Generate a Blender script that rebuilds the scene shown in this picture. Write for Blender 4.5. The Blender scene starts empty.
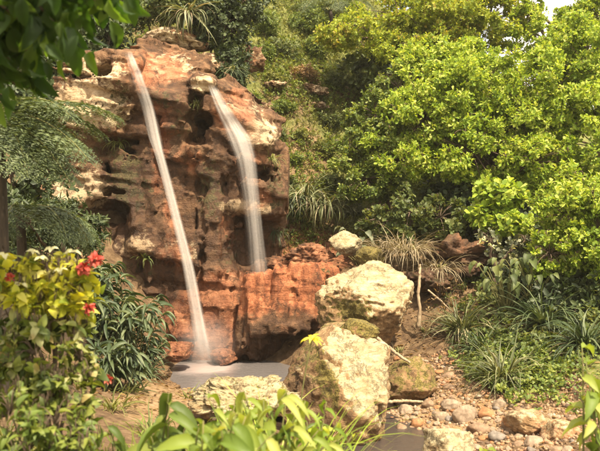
import bpy, math, random
import numpy as np
from mathutils import Vector

# ------------------------------------------------------------------ camera, sky, sun, exposure
S = bpy.context.scene
COL = S.collection
F_PX, HZ, CAM_Z = 824.0, 200.0, 2.3          # focal length in photo pixels, horizon row, eye height over the pool
cam_d = bpy.data.cameras.new('camera')
cam = bpy.data.objects.new('camera', cam_d); COL.objects.link(cam)
cam_d.sensor_width = 36.0
cam_d.lens = 36.0 * F_PX / 600.0
cam_d.shift_y = -(225.5 - HZ) / 600.0
cam_d.clip_end = 3000
cam.location = (0, 0, CAM_Z)
cam.rotation_euler = (math.radians(90), 0, 0)
cam_d.dof.use_dof = True
cam_d.dof.focus_distance = 10.8
cam_d.dof.aperture_fstop = 4.2
S.camera = cam

SUN = Vector((0.26, -0.42, 0.87)).normalized()
W = bpy.data.worlds.new('World'); S.world = W; W.use_nodes = True
wn = W.node_tree.nodes; wl = W.node_tree.links
bg = wn['Background']
sky = wn.new('ShaderNodeTexSky'); sky.sky_type = 'NISHITA'; sky.sun_disc = False
sky.sun_elevation = math.asin(SUN.z); sky.sun_rotation = math.atan2(SUN.x, SUN.y)
sky.dust_density = 4.0; sky.ozone_density = 0.5; sky.air_density = 0.7
tcw = wn.new('ShaderNodeTexCoord'); cn = wn.new('ShaderNodeTexNoise'); cn.inputs['Scale'].default_value = 2.2; cn.inputs['Detail'].default_value = 6
wl.new(tcw.outputs['Generated'], cn.inputs['Vector'])
cr_ = wn.new('ShaderNodeMapRange'); cr_.interpolation_type = 'SMOOTHSTEP'; wl.new(cn.outputs[0], cr_.inputs[0]); cr_.inputs[1].default_value = .30; cr_.inputs[2].default_value = .56; cr_.inputs[4].default_value = .93
cm_ = wn.new('ShaderNodeMix'); cm_.data_type = 'RGBA'; wl.new(cr_.outputs[0], cm_.inputs[0]); wl.new(sky.outputs[0], cm_.inputs[6]); cm_.inputs[7].default_value = (7.4, 6.5, 5.2, 1)   # bright cloud added to whiten the sky and warm the fill light
wl.new(cm_.outputs[2], bg.inputs[0]); bg.inputs[1].default_value = 0.13
sun_d = bpy.data.lights.new('sun', 'SUN'); sun_d.energy = 4.5; sun_d.angle = math.radians(1.0)
sun_d.color = (1.0, 0.86, 0.63)
sun = bpy.data.objects.new('sun', sun_d); COL.objects.link(sun)
sun.rotation_euler = SUN.to_track_quat('Z', 'Y').to_euler(); sun.location = (6, -4, 14)
S.view_settings.view_transform = 'Standard'; S.view_settings.look = 'None'
S.view_settings.exposure = 1.5; S.view_settings.gamma = 1.0; S.view_settings.use_curve_mapping = False
S.cycles.transparent_max_bounces = 24

# ------------------------------------------------------------------ helpers
def P(px, py, Y):
    return np.array([(px - 300) / F_PX * Y, Y, CAM_Z + (HZ - py) / F_PX * Y])
def mpp(Y): return Y / F_PX

def _hash(ix, iy, iz, seed):
    h = (ix.astype(np.uint32) * np.uint32(374761393)) ^ (iy.astype(np.uint32) * np.uint32(668265263)) \
        ^ (iz.astype(np.uint32) * np.uint32(2147483647 - 1013904)) ^ np.uint32((seed * 974711 + 12345) & 0xffffffff)
    h = (h ^ (h >> np.uint32(13))) * np.uint32(1274126177)
    h = (h ^ (h >> np.uint32(16))) * np.uint32(2246822519)
    h = h ^ (h >> np.uint32(13))
    return (h & np.uint32(0xffff)).astype(np.float32) / 65535.0
def vnoise(p, seed=0):
    p = np.asarray(p, dtype=np.float32)
    f = np.floor(p); i = f.astype(np.int64); t = p - f
    t = t * t * t * (t * (t * 6 - 15) + 10)
    out = 0
    for dx in (0, 1):
        wx = t[..., 0] if dx else 1 - t[..., 0]
        for dy in (0, 1):
            wy = t[..., 1] if dy else 1 - t[..., 1]
            for dz in (0, 1):
                wz = t[..., 2] if dz else 1 - t[..., 2]
                out = out + wx * wy * wz * _hash(i[..., 0] + dx, i[..., 1] + dy, i[..., 2] + dz, seed)
    return out * 2 - 1
def fbm(p, oct=4, seed=0, gain=0.5):
    p = np.asarray(p, dtype=np.float32)
    a, s, o = 1.0, 0.0, 0.0
    for k in range(oct):
        o = o + a * vnoise(p * (2.03 ** k) + 17.3 * k, seed + k); s += a; a *= gain
    return o / s
def nrm(v):
    return v / np.maximum(np.linalg.norm(v, axis=-1, keepdims=True), 1e-9)
def sstep(a, b, x):
    t = np.clip((x - a) / (b - a), 0, 1); return t * t * (3 - 2 * t)

def np_mesh(name, verts, polys, mat=None, parent=None, smooth=False, loc=None, uv=None, attrs=None):
    """polys: list of int arrays (n, k), k may differ between arrays."""
    verts = np.asarray(verts, dtype=np.float32)
    if loc is not None: verts = verts - np.asarray(loc, dtype=np.float32)
    me = bpy.data.meshes.new(name)
    polys = [np.asarray(q, dtype=np.int32) for q in polys if len(q)]
    nl = sum(q.size for q in polys); nf = sum(len(q) for q in polys)
    me.vertices.add(len(verts)); me.vertices.foreach_set('co', verts.ravel())
    me.loops.add(nl); me.loops.foreach_set('vertex_index', np.concatenate([q.ravel() for q in polys]))
    tot = np.concatenate([np.full(len(q), q.shape[1], np.int32) for q in polys])
    st = np.concatenate([[0], np.cumsum(tot)[:-1]]).astype(np.int32)
    me.polygons.add(nf); me.polygons.foreach_set('loop_start', st)
    if smooth: me.polygons.foreach_set('use_smooth', np.ones(nf, bool))
    if uv is not None:
        l = me.uv_layers.new(name='UVMap')
        idx = np.concatenate([q.ravel() for q in polys])
        l.data.foreach_set('uv', np.asarray(uv, dtype=np.float32)[idx].ravel())
    if attrs:
        for k, a in attrs.items():
            at = me.attributes.new(k, 'FLOAT', 'POINT'); at.data.foreach_set('value', np.asarray(a, dtype=np.float32))
    me.update(calc_edges=True); me.validate()
    if mat is not None: me.materials.append(mat)
    o = bpy.data.objects.new(name, me); COL.objects.link(o)
    if parent is not None: o.parent = parent
    elif loc is not None: o.location = tuple(float(q) for q in loc)
    return o
def tag(o, label=None, cat=None, group=None, kind=None):
    if label: o['label'] = label
    if cat: o['category'] = cat
    if group: o['group'] = group
    if kind: o['kind'] = kind
    return o
def thing(name, label, cat, loc, group=None):
    o = bpy.data.objects.new(name, None); COL.objects.link(o); o.location = tuple(float(q) for q in loc)
    o.empty_display_size = 0.1
    return tag(o, label, cat, group)
def child(name, geo, mat, parent, smooth=False):
    v, polys = geo
    return np_mesh(name, np.asarray(v) - np.array(parent.location), polys, mat, parent, smooth)
def sub(name, geo, mat, part, root, smooth=True):
    return np_mesh(name, np.asarray(geo[0]) - np.array(root.location), geo[1], mat, part, smooth)
def merge(geos):
    vs, qs, off = [], {}, 0
    for v, polys in geos:
        vs.append(np.asarray(v))
        for q in polys:
            q = np.asarray(q)
            if len(q): qs.setdefault(q.shape[1], []).append(q + off)
        off += len(v)
    return np.concatenate(vs), [np.concatenate(q) for q in qs.values()]

def tube(pts, radii, sides=7):
    pts = np.asarray(pts, float); n = len(pts); radii = np.broadcast_to(np.asarray(radii, float), (n,))
    t = nrm(np.gradient(pts, axis=0))
    up = np.array([0.13, 0.31, 0.94]); a = nrm(np.cross(t, up)); b = np.cross(t, a)
    ang = np.linspace(0, 2 * np.pi, sides, endpoint=False)
    v = pts[:, None] + radii[:, None, None] * (np.cos(ang)[None, :, None] * a[:, None] + np.sin(ang)[None, :, None] * b[:, None])
    i = np.arange(n - 1)[:, None] * sides; j = np.arange(sides)[None]; j2 = (j + 1) % sides
    q = np.stack([i + j, i + j2, i + sides + j2, i + sides + j], -1).reshape(-1, 4)
    return v.reshape(-1, 3), [q, np.arange(sides)[None, ::-1], (np.arange(sides) + (n - 1) * sides)[None]]
def curve(a, b, bend, n=8, wob=0.0, rng=None):
    a, b, bend = (np.asarray(q, float) for q in (a, b, bend))
    t = np.linspace(0, 1, n)[:, None]
    p = a + (b - a) * t + bend * (4 * t * (1 - t))
    if wob and rng is not None: p[1:-1] += rng.normal(0, wob, (n - 2, 3))
    return p

# leaf templates: (x = half width, y = along, z = lift), folded on the midrib
LEAF_OBO = (np.array([[0, 0, 0], [.28, .35, .03], [.5, .74, .05], [0, 1, -.06], [-.5, .74, .05], [-.28, .35, .03]]),
            [np.array([[0, 1, 2, 3], [0, 3, 4, 5]])])
LEAF_OVA = (np.array([[0, 0, 0], [.5, .33, .05], [.36, .7, .03], [0, 1, -.12], [-.36, .7, .03], [-.5, .33, .05]]),
            [np.array([[0, 1, 2, 3], [0, 3, 4, 5]])])
LEAF_TINY = (np.array([[0, 0, 0], [.5, .5, .04], [0, 1, -.04], [-.5, .5, .04]]), [np.array([[0, 1, 2], [0, 2, 3]])])
def long_leaf(n=7, droop=0.5, fold=0.12, belly=0.4, tipw=1.3, wav=0.0):
    t = np.linspace(0, 1, n)
    w = np.sin(np.pi * np.clip(t, 0.02, 1) ** (np.log(.5) / np.log(belly))) ** 0.8 * 0.5
    w[0] = 0.04; w[-1] = 0.0
    ang = droop * t * 1.4
    y = np.concatenate([[0], np.cumsum(np.cos(ang[1:]) / (n - 1))]); z = -np.concatenate([[0], np.cumsum(np.sin(ang[1:]) / (n - 1))])
    v = []
    for k in range(n):
        wz = wav * math.sin(k * 2.3)
        v += [[-w[k], y[k], z[k] + fold * w[k] + wz * w[k]], [0, y[k], z[k]], [w[k], y[k], z[k] + fold * w[k] - wz * w[k]]]
    q = []
    for k in range(n - 1):
        a = k * 3; q += [[a, a + 1, a + 4, a + 3], [a + 1, a + 2, a + 5, a + 4]]
    return np.array(v), [np.array(q)]
LEAF_LANCE = long_leaf(7, 0.9, 0.25, 0.38)
LEAF_BROAD = long_leaf(9, 0.75, 0.35, 0.40, wav=0.10)
LEAF_WIDE = long_leaf(5, 0.7, 0.3, 0.40)
LEAF_HEART = long_leaf(7, 0.6, 0.25, 0.28, wav=0.12)
def leaves(tmpl, pos, ydir, ndir, length, width):
    tv, tf = tmpl; n = len(pos)
    y = nrm(ydir); z = nrm(ndir - y * np.sum(ndir * y, -1, keepdims=True)); x = np.cross(y, z)
    length = np.broadcast_to(np.asarray(length, float), (n,))[:, None, None]; width = np.broadcast_to(np.asarray(width, float), (n,))[:, None, None]
    v = pos[:, None] + x[:, None] * tv[None, :, 0:1] * width + y[:, None] * tv[None, :, 1:2] * length + z[:, None] * tv[None, :, 2:3] * length
    off = (np.arange(n) * len(tv))[:, None, None]
    return v.reshape(-1, 3), [(f[None] + off).reshape(-1, f.shape[1]) for f in tf]
def rand_dirs(rng, n):
    return nrm(rng.normal(size=(n, 3)))
def perp(a):
    u = np.where(np.abs(a[:, 2:3]) < 0.9, np.array([[0, 0, 1.0]]), np.array([[1.0, 0, 0]]))
    b = nrm(np.cross(a, u)); return b, np.cross(a, b)
def rosettes(rng, c, axis, k, size, wid, tmpl=LEAF_OBO, spread=(35, 85)):
    n = len(c); b, d = perp(axis)
    ph = rng.uniform(0, 6.28, (n, 1)) + np.arange(k)[None] * 2.4 + rng.normal(0, .25, (n, k))
    th = np.radians(rng.uniform(spread[0], spread[1], (n, k)))
    side = np.cos(ph)[..., None] * b[:, None] + np.sin(ph)[..., None] * d[:, None]
    yd = axis[:, None] * np.cos(th)[..., None] + side * np.sin(th)[..., None]
    nd = axis[:, None] * np.sin(th)[..., None] - side * np.cos(th)[..., None] + rng.normal(0, .25, (n, k, 3))
    sz = size * rng.uniform(.6, 1.2, (n, k))
    pos = c[:, None] - axis[:, None] * (rng.uniform(0, 1, (n, k)) * size * 1.0)[..., None]
    return leaves(tmpl, pos.reshape(-1, 3), yd.reshape(-1, 3), nd.reshape(-1, 3), sz.ravel(), sz.ravel() * wid)
def crown_points(rng, c, r, dens, seed, gap=-0.25, inner=0.5):
    r = np.asarray(r, float); area = 4 * math.pi * (np.mean(r) ** 2)
    n = int(area * dens)
    d = rand_dirs(rng, n)
    rad = inner + (1.04 - inner) * rng.uniform(0, 1, n) ** 0.45
    rad = rad * (0.86 + 0.34 * fbm(d * 1.9 + seed * 3.1, 3, seed))
    stray = rng.uniform(0, 1, n) < .12; rad = np.where(stray, rad * rng.uniform(1.0, 1.45, n), rad)
    p = np.asarray(c) + d * r * rad[:, None]
    keep = fbm(p * (1.1 / max(np.mean(r), .25)) * 1.6 + seed, 2, seed + 5) > gap
    return p[keep], d[keep]

def strap(rng, c, n, L, w, elev=(35, 85), droop=2.0, seg=7, rad=0.05, az=None):
    """strap-leaf clump: n arching blades rooted round c"""
    c = np.asarray(c, float)
    ph = rng.uniform(0, 6.28, n) if az is None else rng.normal(az[0], az[1], n)
    el = np.radians(rng.uniform(elev[0], elev[1], n)); ln = L * rng.uniform(.35, 1.12, n)
    dr = droop * rng.uniform(.35, 1.4, n)
    t = np.linspace(0, 1, seg)
    ang = el[:, None] - dr[:, None] * t[None] ** 1.4
    ds = ln[:, None] / (seg - 1)
    h = np.concatenate([np.zeros((n, 1)), np.cumsum(np.cos(ang[:, 1:]) * ds, 1)], 1)
    z = np.concatenate([np.zeros((n, 1)), np.cumsum(np.sin(ang[:, 1:]) * ds, 1)], 1)
    ph2 = ph[:, None] + rng.normal(0, .3, (n, 1)) * t[None] ** 1.5
    p = np.stack([h * np.cos(ph2), h * np.sin(ph2), z], -1) + c
    rr = rad * rng.uniform(0, 1, n) ** .5; a2 = ph + rng.normal(0, .6, n)
    p[..., 0] += (rr * np.cos(a2))[:, None]; p[..., 1] += (rr * np.sin(a2))[:, None]
    sd = np.stack([-np.sin(ph), np.cos(ph), rng.normal(0, .35, n)], -1); sd = nrm(sd)
    wd = w * rng.uniform(.7, 1.2, n)[:, None] * (np.minimum(1, 0.55 + 2 * t) * (1 - t ** 2.2))[None]
    wd[:, -1] = w * 0.03
    v = np.stack([p - sd[:, None] * wd[..., None] / 2, p + sd[:, None] * wd[..., None] / 2], 2).reshape(n, seg * 2, 3)
    q = np.array([[2 * k, 2 * k + 1, 2 * k + 3, 2 * k + 2] for k in range(seg - 1)])
    off = (np.arange(n) * seg * 2)[:, None, None]
    return v.reshape(-1, 3), [(q[None] + off).reshape(-1, 4)]

def frond(rng, base, d0, L, droop, npin=26, pinL=0.3, pn=11, curl=0.0):
    """bipinnate fern frond -> (leaf geo, rachis geo)"""
    base = np.asarray(base, float); d0 = nrm(np.asarray(d0, float))
    m = 22; t = np.linspace(0, 1, m); hz = nrm(np.array([d0[0], d0[1], 0.0])); e0 = math.asin(d0[2])
    ang = e0 - droop * t ** 1.2
    ds = L / (m - 1)
    h = np.concatenate([[0], np.cumsum(np.cos(ang[1:]) * ds)]); z = np.concatenate([[0], np.cumsum(np.sin(ang[1:]) * ds)])
    rp = base + hz * h[:, None] + np.array([0, 0, 1.0]) * z[:, None]
    sidev = np.cross(hz, [0, 0, 1.0])
    tan = nrm(np.gradient(rp, axis=0)); up = nrm(np.cross(sidev, tan)); up = np.where(up[:, 2:3] < 0, -up, up)
    P_, Y_, N_, S_ = [], [], [], []
    for k in range(npin):
        u = 0.12 + 0.86 * k / (npin - 1)
        i = u * (m - 1); a = int(i); b = min(a + 1, m - 1); f = i - a
        p0 = rp[a] * (1 - f) + rp[b] * f; tt, uu = tan[a], up[a]
        ln = pinL * (math.sin(math.pi * min(1, 0.16 + u * 0.80)) ** 0.75) * rng.uniform(.9, 1.08)
        for s in (-1, 1):
            pd = nrm(sidev * s * 0.9 + tt * 0.5 + np.array([0, 0, -0.22]) + rng.normal(0, .10, 3))
            v = (np.arange(pn) + .7) / pn
            pp = p0 + pd * (v * ln)[:, None] + np.array([0, 0, -1.0]) * (0.18 * ln * v ** 2)[:, None]
            wv = 0.24 * ln * (1 - v) ** .7 + 0.012
            across = nrm(np.cross(pd, uu))
            for s2 in (-1, 1):
                P_.append(pp); Y_.append(np.tile(nrm(across * s2 + pd * .55), (pn, 1)) + rng.normal(0, .2, (pn, 3)))
                N_.append(np.tile(uu, (pn, 1)) + rng.normal(0, .3, (pn, 3))); S_.append(wv)
    P_, Y_, N_, S_ = (np.concatenate(q) for q in (P_, Y_, N_, S_))
    return leaves(LEAF_TINY, P_, Y_, N_, S_ * .85, S_ * .17 + .003), tube(rp, np.linspace(.011, .002, m) * (L / 1.0) ** .5, 5)

# ------------------------------------------------------------------ materials
def new_mat(name):
    m = bpy.data.materials.new(name); m.use_nodes = True
    nt = m.node_tree; return m, nt.nodes, nt.links, nt.nodes['Principled BSDF']
def ramp(N, stops):
    r = N.new('ShaderNodeValToRGB'); e = r.color_ramp.elements
    while len(e) < len(stops): e.new(0.5)
    for el, (p, c) in zip(e, stops): el.position = p; el.color = (*c, 1)
    return r
def noise(N, L, vec, scale, detail=8, rough=.6, dist=0.0):
    n = N.new('ShaderNodeTexNoise'); n.inputs['Scale'].default_value = scale; n.inputs['Detail'].default_value = detail
    n.inputs['Roughness'].default_value = rough; n.inputs['Distortion'].default_value = dist
    L.new(vec, n.inputs['Vector']); return n
def math_(N, L, op, a, b=None, clamp=False):
    m = N.new('ShaderNodeMath'); m.operation = op; m.use_clamp = clamp
    for i, q in enumerate((a, b)):
        if q is None: continue
        if isinstance(q, (int, float)): m.inputs[i].default_value = q
        else: L.new(q, m.inputs[i])
    return m.outputs[0]
def mixc(N, L, f, a, b):
    m = N.new('ShaderNodeMix'); m.data_type = 'RGBA'
    if isinstance(f, (int, float)): m.inputs[0].default_value = f
    else: L.new(f, m.inputs[0])
    for s, q in ((6, a), (7, b)):
        if isinstance(q, tuple): m.inputs[s].default_value = (*q, 1)
        else: L.new(q, m.inputs[s])
    return m.outputs[2]
def smooth(N, L, v, lo, hi):
    m = N.new('ShaderNodeMapRange'); m.interpolation_type = 'SMOOTHSTEP'
    L.new(v, m.inputs[0]); m.inputs[1].default_value = lo; m.inputs[2].default_value = hi
    return m.outputs[0]

def rock_material(name, base, pale, red, moss, fine=1.0):
    m, N, L, B = new_mat(name)
    tc = N.new('ShaderNodeTexCoord').outputs['Object']
    n1 = noise(N, L, tc, 2.6 * fine, 10, .66, .3); n2 = noise(N, L, tc, 11 * fine, 9, .65, .2); n3 = noise(N, L, tc, 48 * fine, 6, .7)
    mp = N.new('ShaderNodeMapping'); mp.inputs['Rotation'].default_value = (0.05, 0.14, 0); mp.inputs['Scale'].default_value = (1.5, 1.5, 11)
    L.new(tc, mp.inputs[0]); ns = noise(N, L, mp.outputs[0], 1.4 * fine, 7, .6, .6)
    mv = N.new('ShaderNodeMapping'); mv.inputs['Scale'].default_value = (9, 9, 1.1); L.new(tc, mv.inputs[0])
    nv = noise(N, L, mv.outputs[0], 1.2 * fine, 6, .6, .3)
    vo = N.new('ShaderNodeTexVoronoi'); vo.feature = 'DISTANCE_TO_EDGE'; vo.inputs['Scale'].default_value = 2.3 * fine
    wv = N.new('ShaderNodeVectorMath'); wv.operation = 'MULTIPLY_ADD'; L.new(n2.outputs['Color'], wv.inputs[0])
    wv.inputs[1].default_value = (.35, .35, .35); L.new(tc, wv.inputs[2]); L.new(wv.outputs[0], vo.inputs['Vector'])
    crack = smooth(N, L, vo.outputs[0], 0.0, 0.035)
    mx1 = math_(N, L, 'ADD', math_(N, L, 'MULTIPLY', n1.outputs[0], .55), math_(N, L, 'MULTIPLY', n2.outputs[0], .45))
    mx2 = math_(N, L, 'ADD', math_(N, L, 'MULTIPLY', ns.outputs[0], .5), math_(N, L, 'MULTIPLY', n2.outputs[0], .5))
    mx3 = math_(N, L, 'ADD', math_(N, L, 'MULTIPLY', nv.outputs[0], .5), math_(N, L, 'MULTIPLY', n2.outputs[0], .5))
    cb = ramp(N, base); L.new(mx1, cb.inputs[0]); cp = ramp(N, pale); L.new(mx2, cp.inputs[0])
    cr = ramp(N, red); L.new(mx3, cr.inputs[0]); cm = ramp(N, moss); L.new(n3.outputs[0], cm.inputs[0])
    def mask(attr, nz, amp, lo=.4, hi=.6):
        a = N.new('ShaderNodeAttribute'); a.attribute_name = attr
        d = math_(N, L, 'MULTIPLY', math_(N, L, 'SUBTRACT', nz, .5), amp)
        return smooth(N, L, math_(N, L, 'ADD', a.outputs['Fac'], math_(N, L, 'MULTIPLY', d, smooth(N, L, a.outputs['Fac'], 0.0, 0.15))), lo, hi)
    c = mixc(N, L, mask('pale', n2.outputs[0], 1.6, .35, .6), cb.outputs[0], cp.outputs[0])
    c = mixc(N, L, mask('red', n1.outputs[0], 1.5, .3, .65), c, cr.outputs[0])
    c = mixc(N, L, mask('moss', n2.outputs[0], 1.9, .4, .6), c, cm.outputs[0])
    g = ramp(N, [(.3, (.5, .46, .42)), (.56, (1, 1, 1))]); L.new(n3.outputs[0], g.inputs[0])
    mm = N.new('ShaderNodeMix'); mm.data_type = 'RGBA'; mm.blend_type = 'MULTIPLY'; mm.inputs[0].default_value = .55
    L.new(c, mm.inputs[6]); L.new(g.outputs[0], mm.inputs[7]); c = mm.outputs[2]
    c = mixc(N, L, math_(N, L, 'MULTIPLY', math_(N, L, 'SUBTRACT', 1.0, crack), .45), c, (.035, .025, .016))
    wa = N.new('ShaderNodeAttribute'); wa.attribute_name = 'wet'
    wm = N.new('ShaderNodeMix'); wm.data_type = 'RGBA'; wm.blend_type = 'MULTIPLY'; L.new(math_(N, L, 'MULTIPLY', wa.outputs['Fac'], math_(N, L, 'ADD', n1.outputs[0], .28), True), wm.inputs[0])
    L.new(c, wm.inputs[6]); wm.inputs[7].default_value = (.27, .21, .16, 1); c = wm.outputs[2]                       # wet stone is darker; the mask also holds painted shade
    L.new(c, B.inputs['Base Color'])
    ro = N.new('ShaderNodeMapRange'); L.new(wa.outputs['Fac'], ro.inputs[0]); ro.inputs[3].default_value = .88; ro.inputs[4].default_value = .38
    L.new(ro.outputs[0], B.inputs['Roughness']); B.inputs['Specular IOR Level'].default_value = .35
    hgt = math_(N, L, 'ADD', math_(N, L, 'MULTIPLY', n2.outputs[0], 1.0), math_(N, L, 'MULTIPLY', n3.outputs[0], .35))
    hgt = math_(N, L, 'ADD', hgt, math_(N, L, 'MULTIPLY', ns.outputs[0], .6)); hgt = math_(N, L, 'ADD', hgt, math_(N, L, 'MULTIPLY', crack, .22))
    bp = N.new('ShaderNodeBump'); bp.inputs['Strength'].default_value = .75; bp.inputs['Distance'].default_value = .06 / fine
    L.new(hgt, bp.inputs['Height']); L.new(bp.outputs[0], B.inputs['Normal'])
    return m
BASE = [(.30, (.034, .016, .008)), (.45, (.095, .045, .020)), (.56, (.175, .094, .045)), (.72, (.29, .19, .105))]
PALE = [(.30, (.20, .125, .065)), (.45, (.40, .285, .165)), (.6, (.56, .44, .29)), (.75, (.64, .54, .38))]
RED = [(.30, (.10, .036, .016)), (.43, (.25, .088, .036)), (.55, (.40, .17, .08)), (.70, (.50, .29, .17))]
MOSS = [(.30, (.03, .024, .009)), (.5, (.080, .064, .020)), (.7, (.16, .125, .045))]
M_CLIFF = rock_material('stained_cliff_rock', BASE, PALE, RED, MOSS)
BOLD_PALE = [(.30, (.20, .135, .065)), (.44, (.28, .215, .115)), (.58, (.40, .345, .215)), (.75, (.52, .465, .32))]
BOLD_MOSS = [(.30, (.045, .036, .010)), (.5, (.125, .098, .022)), (.7, (.27, .21, .06))]
M_BOULDER = rock_material('lit_cream_boulder_rock', [(.30, (.085, .05, .024)), (.45, (.22, .13, .058)), (.56, (.34, .22, .11)), (.72, (.44, .32, .17))],
                          BOLD_PALE, RED, BOLD_MOSS, 1.3)  # cream tone on upward faces also stands for sunlight on the tops
ORANGE = [(.30, (.075, .025, .010)), (.43, (.21, .066, .026)), (.55, (.38, .135, .055)), (.70, (.50, .24, .12))]
M_LEDGE = rock_material('iron_orange_rock', BASE, PALE, ORANGE, MOSS, 1.2)
def pebble_mat(name, a, b):
    m, N, L, B = new_mat(name); tc = N.new('ShaderNodeTexCoord').outputs['Object']
    n = noise(N, L, tc, 18, 8, .65); r = ramp(N, [(.35, a), (.65, b)]); L.new(n.outputs[0], r.inputs[0])
    n3 = noise(N, L, tc, 90, 5, .7); g = ramp(N, [(.3, (.55, .5, .45)), (.55, (1, 1, 1))]); L.new(n3.outputs[0], g.inputs[0])
    mm = N.new('ShaderNodeMix'); mm.data_type = 'RGBA'; mm.blend_type = 'MULTIPLY'; mm.inputs[0].default_value = .6
    L.new(r.outputs[0], mm.inputs[6]); L.new(g.outputs[0], mm.inputs[7]); L.new(mm.outputs[2], B.inputs['Base Color'])
    B.inputs['Roughness'].default_value = .8
    bp = N.new('ShaderNodeBump'); bp.inputs['Strength'].default_value = .5; bp.inputs['Distance'].default_value = .01
    L.new(n.outputs[0], bp.inputs['Height']); L.new(bp.outputs[0], B.inputs['Normal']); return m
M_PEB = {'pale': pebble_mat('pale_stone', (.14, .095, .06), (.30, .225, .155)), 'tan': pebble_mat('tan_stone', (.12, .072, .04), (.25, .165, .10)),
         'orange': pebble_mat('orange_stone', (.18, .075, .028), (.34, .17, .07)), 'grey': pebble_mat('grey_stone', (.085, .07, .055), (.20, .165, .135))}

def leaf_mat(name, stops, trans=.40, rough=.55, tint=(1.25, 1.15, .5), nscale=1.5, namp=.5, spec=.4):
    m, N, L, B = new_mat(name)
    g = N.new('ShaderNodeNewGeometry')
    tc = N.new('ShaderNodeTexCoord').outputs['Object']
    n = noise(N, L, tc, nscale, 3, .6)
    v = math_(N, L, 'ADD', g.outputs['Random Per Island'], math_(N, L, 'MULTIPLY', math_(N, L, 'SUBTRACT', n.outputs[0], .5), namp * 2))
    r = ramp(N, stops); L.new(v, r.inputs[0])
    L.new(r.outputs[0], B.inputs['Base Color']); B.inputs['Roughness'].default_value = rough; B.inputs['Specular IOR Level'].default_value = spec
    t = N.new('ShaderNodeBsdfTranslucent')
    mu = N.new('ShaderNodeMix'); mu.data_type = 'RGBA'; mu.blend_type = 'MULTIPLY'; mu.inputs[0].default_value = 1
    L.new(r.outputs[0], mu.inputs[6]); mu.inputs[7].default_value = (*tint, 1); L.new(mu.outputs[2], t.inputs[0])
    mx = N.new('ShaderNodeMixShader'); mx.inputs[0].default_value = trans
    L.new(B.outputs[0], mx.inputs[1]); L.new(t.outputs[0], mx.inputs[2])
    L.new(mx.outputs[0], N['Material Output'].inputs[0]); return m
LM = {
 'oldgold': leaf_mat('dull_olive_gold_leaf', [(0, (.045, .07, .014)), (.4, (.105, .14, .022)), (.75, (.20, .225, .04)), (.95, (.32, .32, .14)), (1, (.28, .22, .08))], nscale=4),
 'straw': leaf_mat('grey_straw_blade', [(0, (.10, .075, .042)), (.5, (.20, .155, .09)), (1, (.34, .28, .18))], trans=.25),
 'lime':  leaf_mat('lime_leaf', [(0, (.105, .165, .020)), (.35, (.21, .305, .032)), (.7, (.335, .42, .052)), (1, (.48, .52, .13))], trans=.48, spec=.22),
 'gold':  leaf_mat('gold_green_leaf', [(0, (.12, .17, .02)), (.45, (.25, .305, .035)), (.85, (.36, .40, .06)), (1, (.40, .32, .07))], trans=.48, spec=.22),
 'fresh': leaf_mat('fresh_green_leaf', [(0, (.06, .095, .018)), (.5, (.12, .17, .028)), (1, (.23, .26, .05))]),
 'mid':   leaf_mat('mid_green_leaf', [(0, (.045, .065, .018)), (.5, (.09, .12, .03)), (1, (.17, .185, .055))]),
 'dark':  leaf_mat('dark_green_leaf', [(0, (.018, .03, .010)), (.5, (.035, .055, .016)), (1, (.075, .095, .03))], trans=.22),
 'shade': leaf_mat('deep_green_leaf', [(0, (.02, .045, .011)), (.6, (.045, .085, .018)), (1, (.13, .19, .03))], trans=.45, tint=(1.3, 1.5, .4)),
 'grey':  leaf_mat('grey_green_leaf', [(0, (.06, .075, .04)), (.5, (.12, .135, .075)), (1, (.21, .21, .125))], trans=.25),
 'olive': leaf_mat('olive_leaf', [(0, (.08, .09, .022)), (.5, (.155, .175, .04)), (1, (.28, .28, .08))]),
 'brown': leaf_mat('dry_brown_leaf', [(0, (.10, .05, .02)), (.5, (.19, .11, .05)), (1, (.32, .22, .10))]),
 'yellow': leaf_mat('yellow_lit_leaf', [(0, (.15, .20, .018)), (.3, (.32, .34, .024)), (.7, (.50, .48, .035)), (1, (.58, .54, .16))], trans=.45, nscale=4),
 'white': leaf_mat('cream_bract', [(0, (.42, .42, .16)), (1, (.60, .57, .34))], trans=.3),
 'redpetal': leaf_mat('coral_red_petal', [(0, (.24, .025, .015)), (.5, (.40, .055, .035)), (1, (.55, .16, .10))], trans=.3, tint=(1.2, .6, .5)),
 'lily':  leaf_mat('yellow_petal', [(0, (.5, .40, .02)), (1, (.62, .55, .08))], trans=.4),
 'fern':  leaf_mat('fern_leaf', [(0, (.034, .054, .02)), (.5, (.072, .098, .04)), (1, (.14, .175, .07))], trans=.3, nscale=3),
 'strap': leaf_mat('strap_leaf', [(0, (.05, .062, .022)), (.5, (.11, .125, .05)), (.85, (.19, .19, .09)), (1, (.28, .24, .14))], trans=.25),
 'lance': leaf_mat('lance_leaf', [(0, (.02, .036, .012)), (.5, (.046, .072, .026)), (1, (.12, .145, .065))], trans=.25),
 'bright': leaf_mat('bright_broad_leaf', [(0, (.10, .16, .02)), (.5, (.21, .27, .04)), (1, (.36, .38, .10))], trans=.45),
}
def bark_mat(name, a, b):
    m, N, L, B = new_mat(name); tc = N.new('ShaderNodeTexCoord').outputs['Object']
    mp = N.new('ShaderNodeMapping'); mp.inputs['Scale'].default_value = (10, 10, 2); L.new(tc, mp.inputs[0])
    n = noise(N, L, mp.outputs[0], 3, 8, .65); r = ramp(N, [(.35, a), (.65, b)]); L.new(n.outputs[0], r.inputs[0])
    L.new(r.outputs[0], B.inputs['Base Color']); B.inputs['Roughness'].default_value = .9
    bp = N.new('ShaderNodeBump'); bp.inputs['Strength'].default_value = .6; bp.inputs['Distance'].default_value = .02
    L.new(n.outputs[0], bp.inputs['Height']); L.new(bp.outputs[0], B.inputs['Normal']); return m
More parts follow.
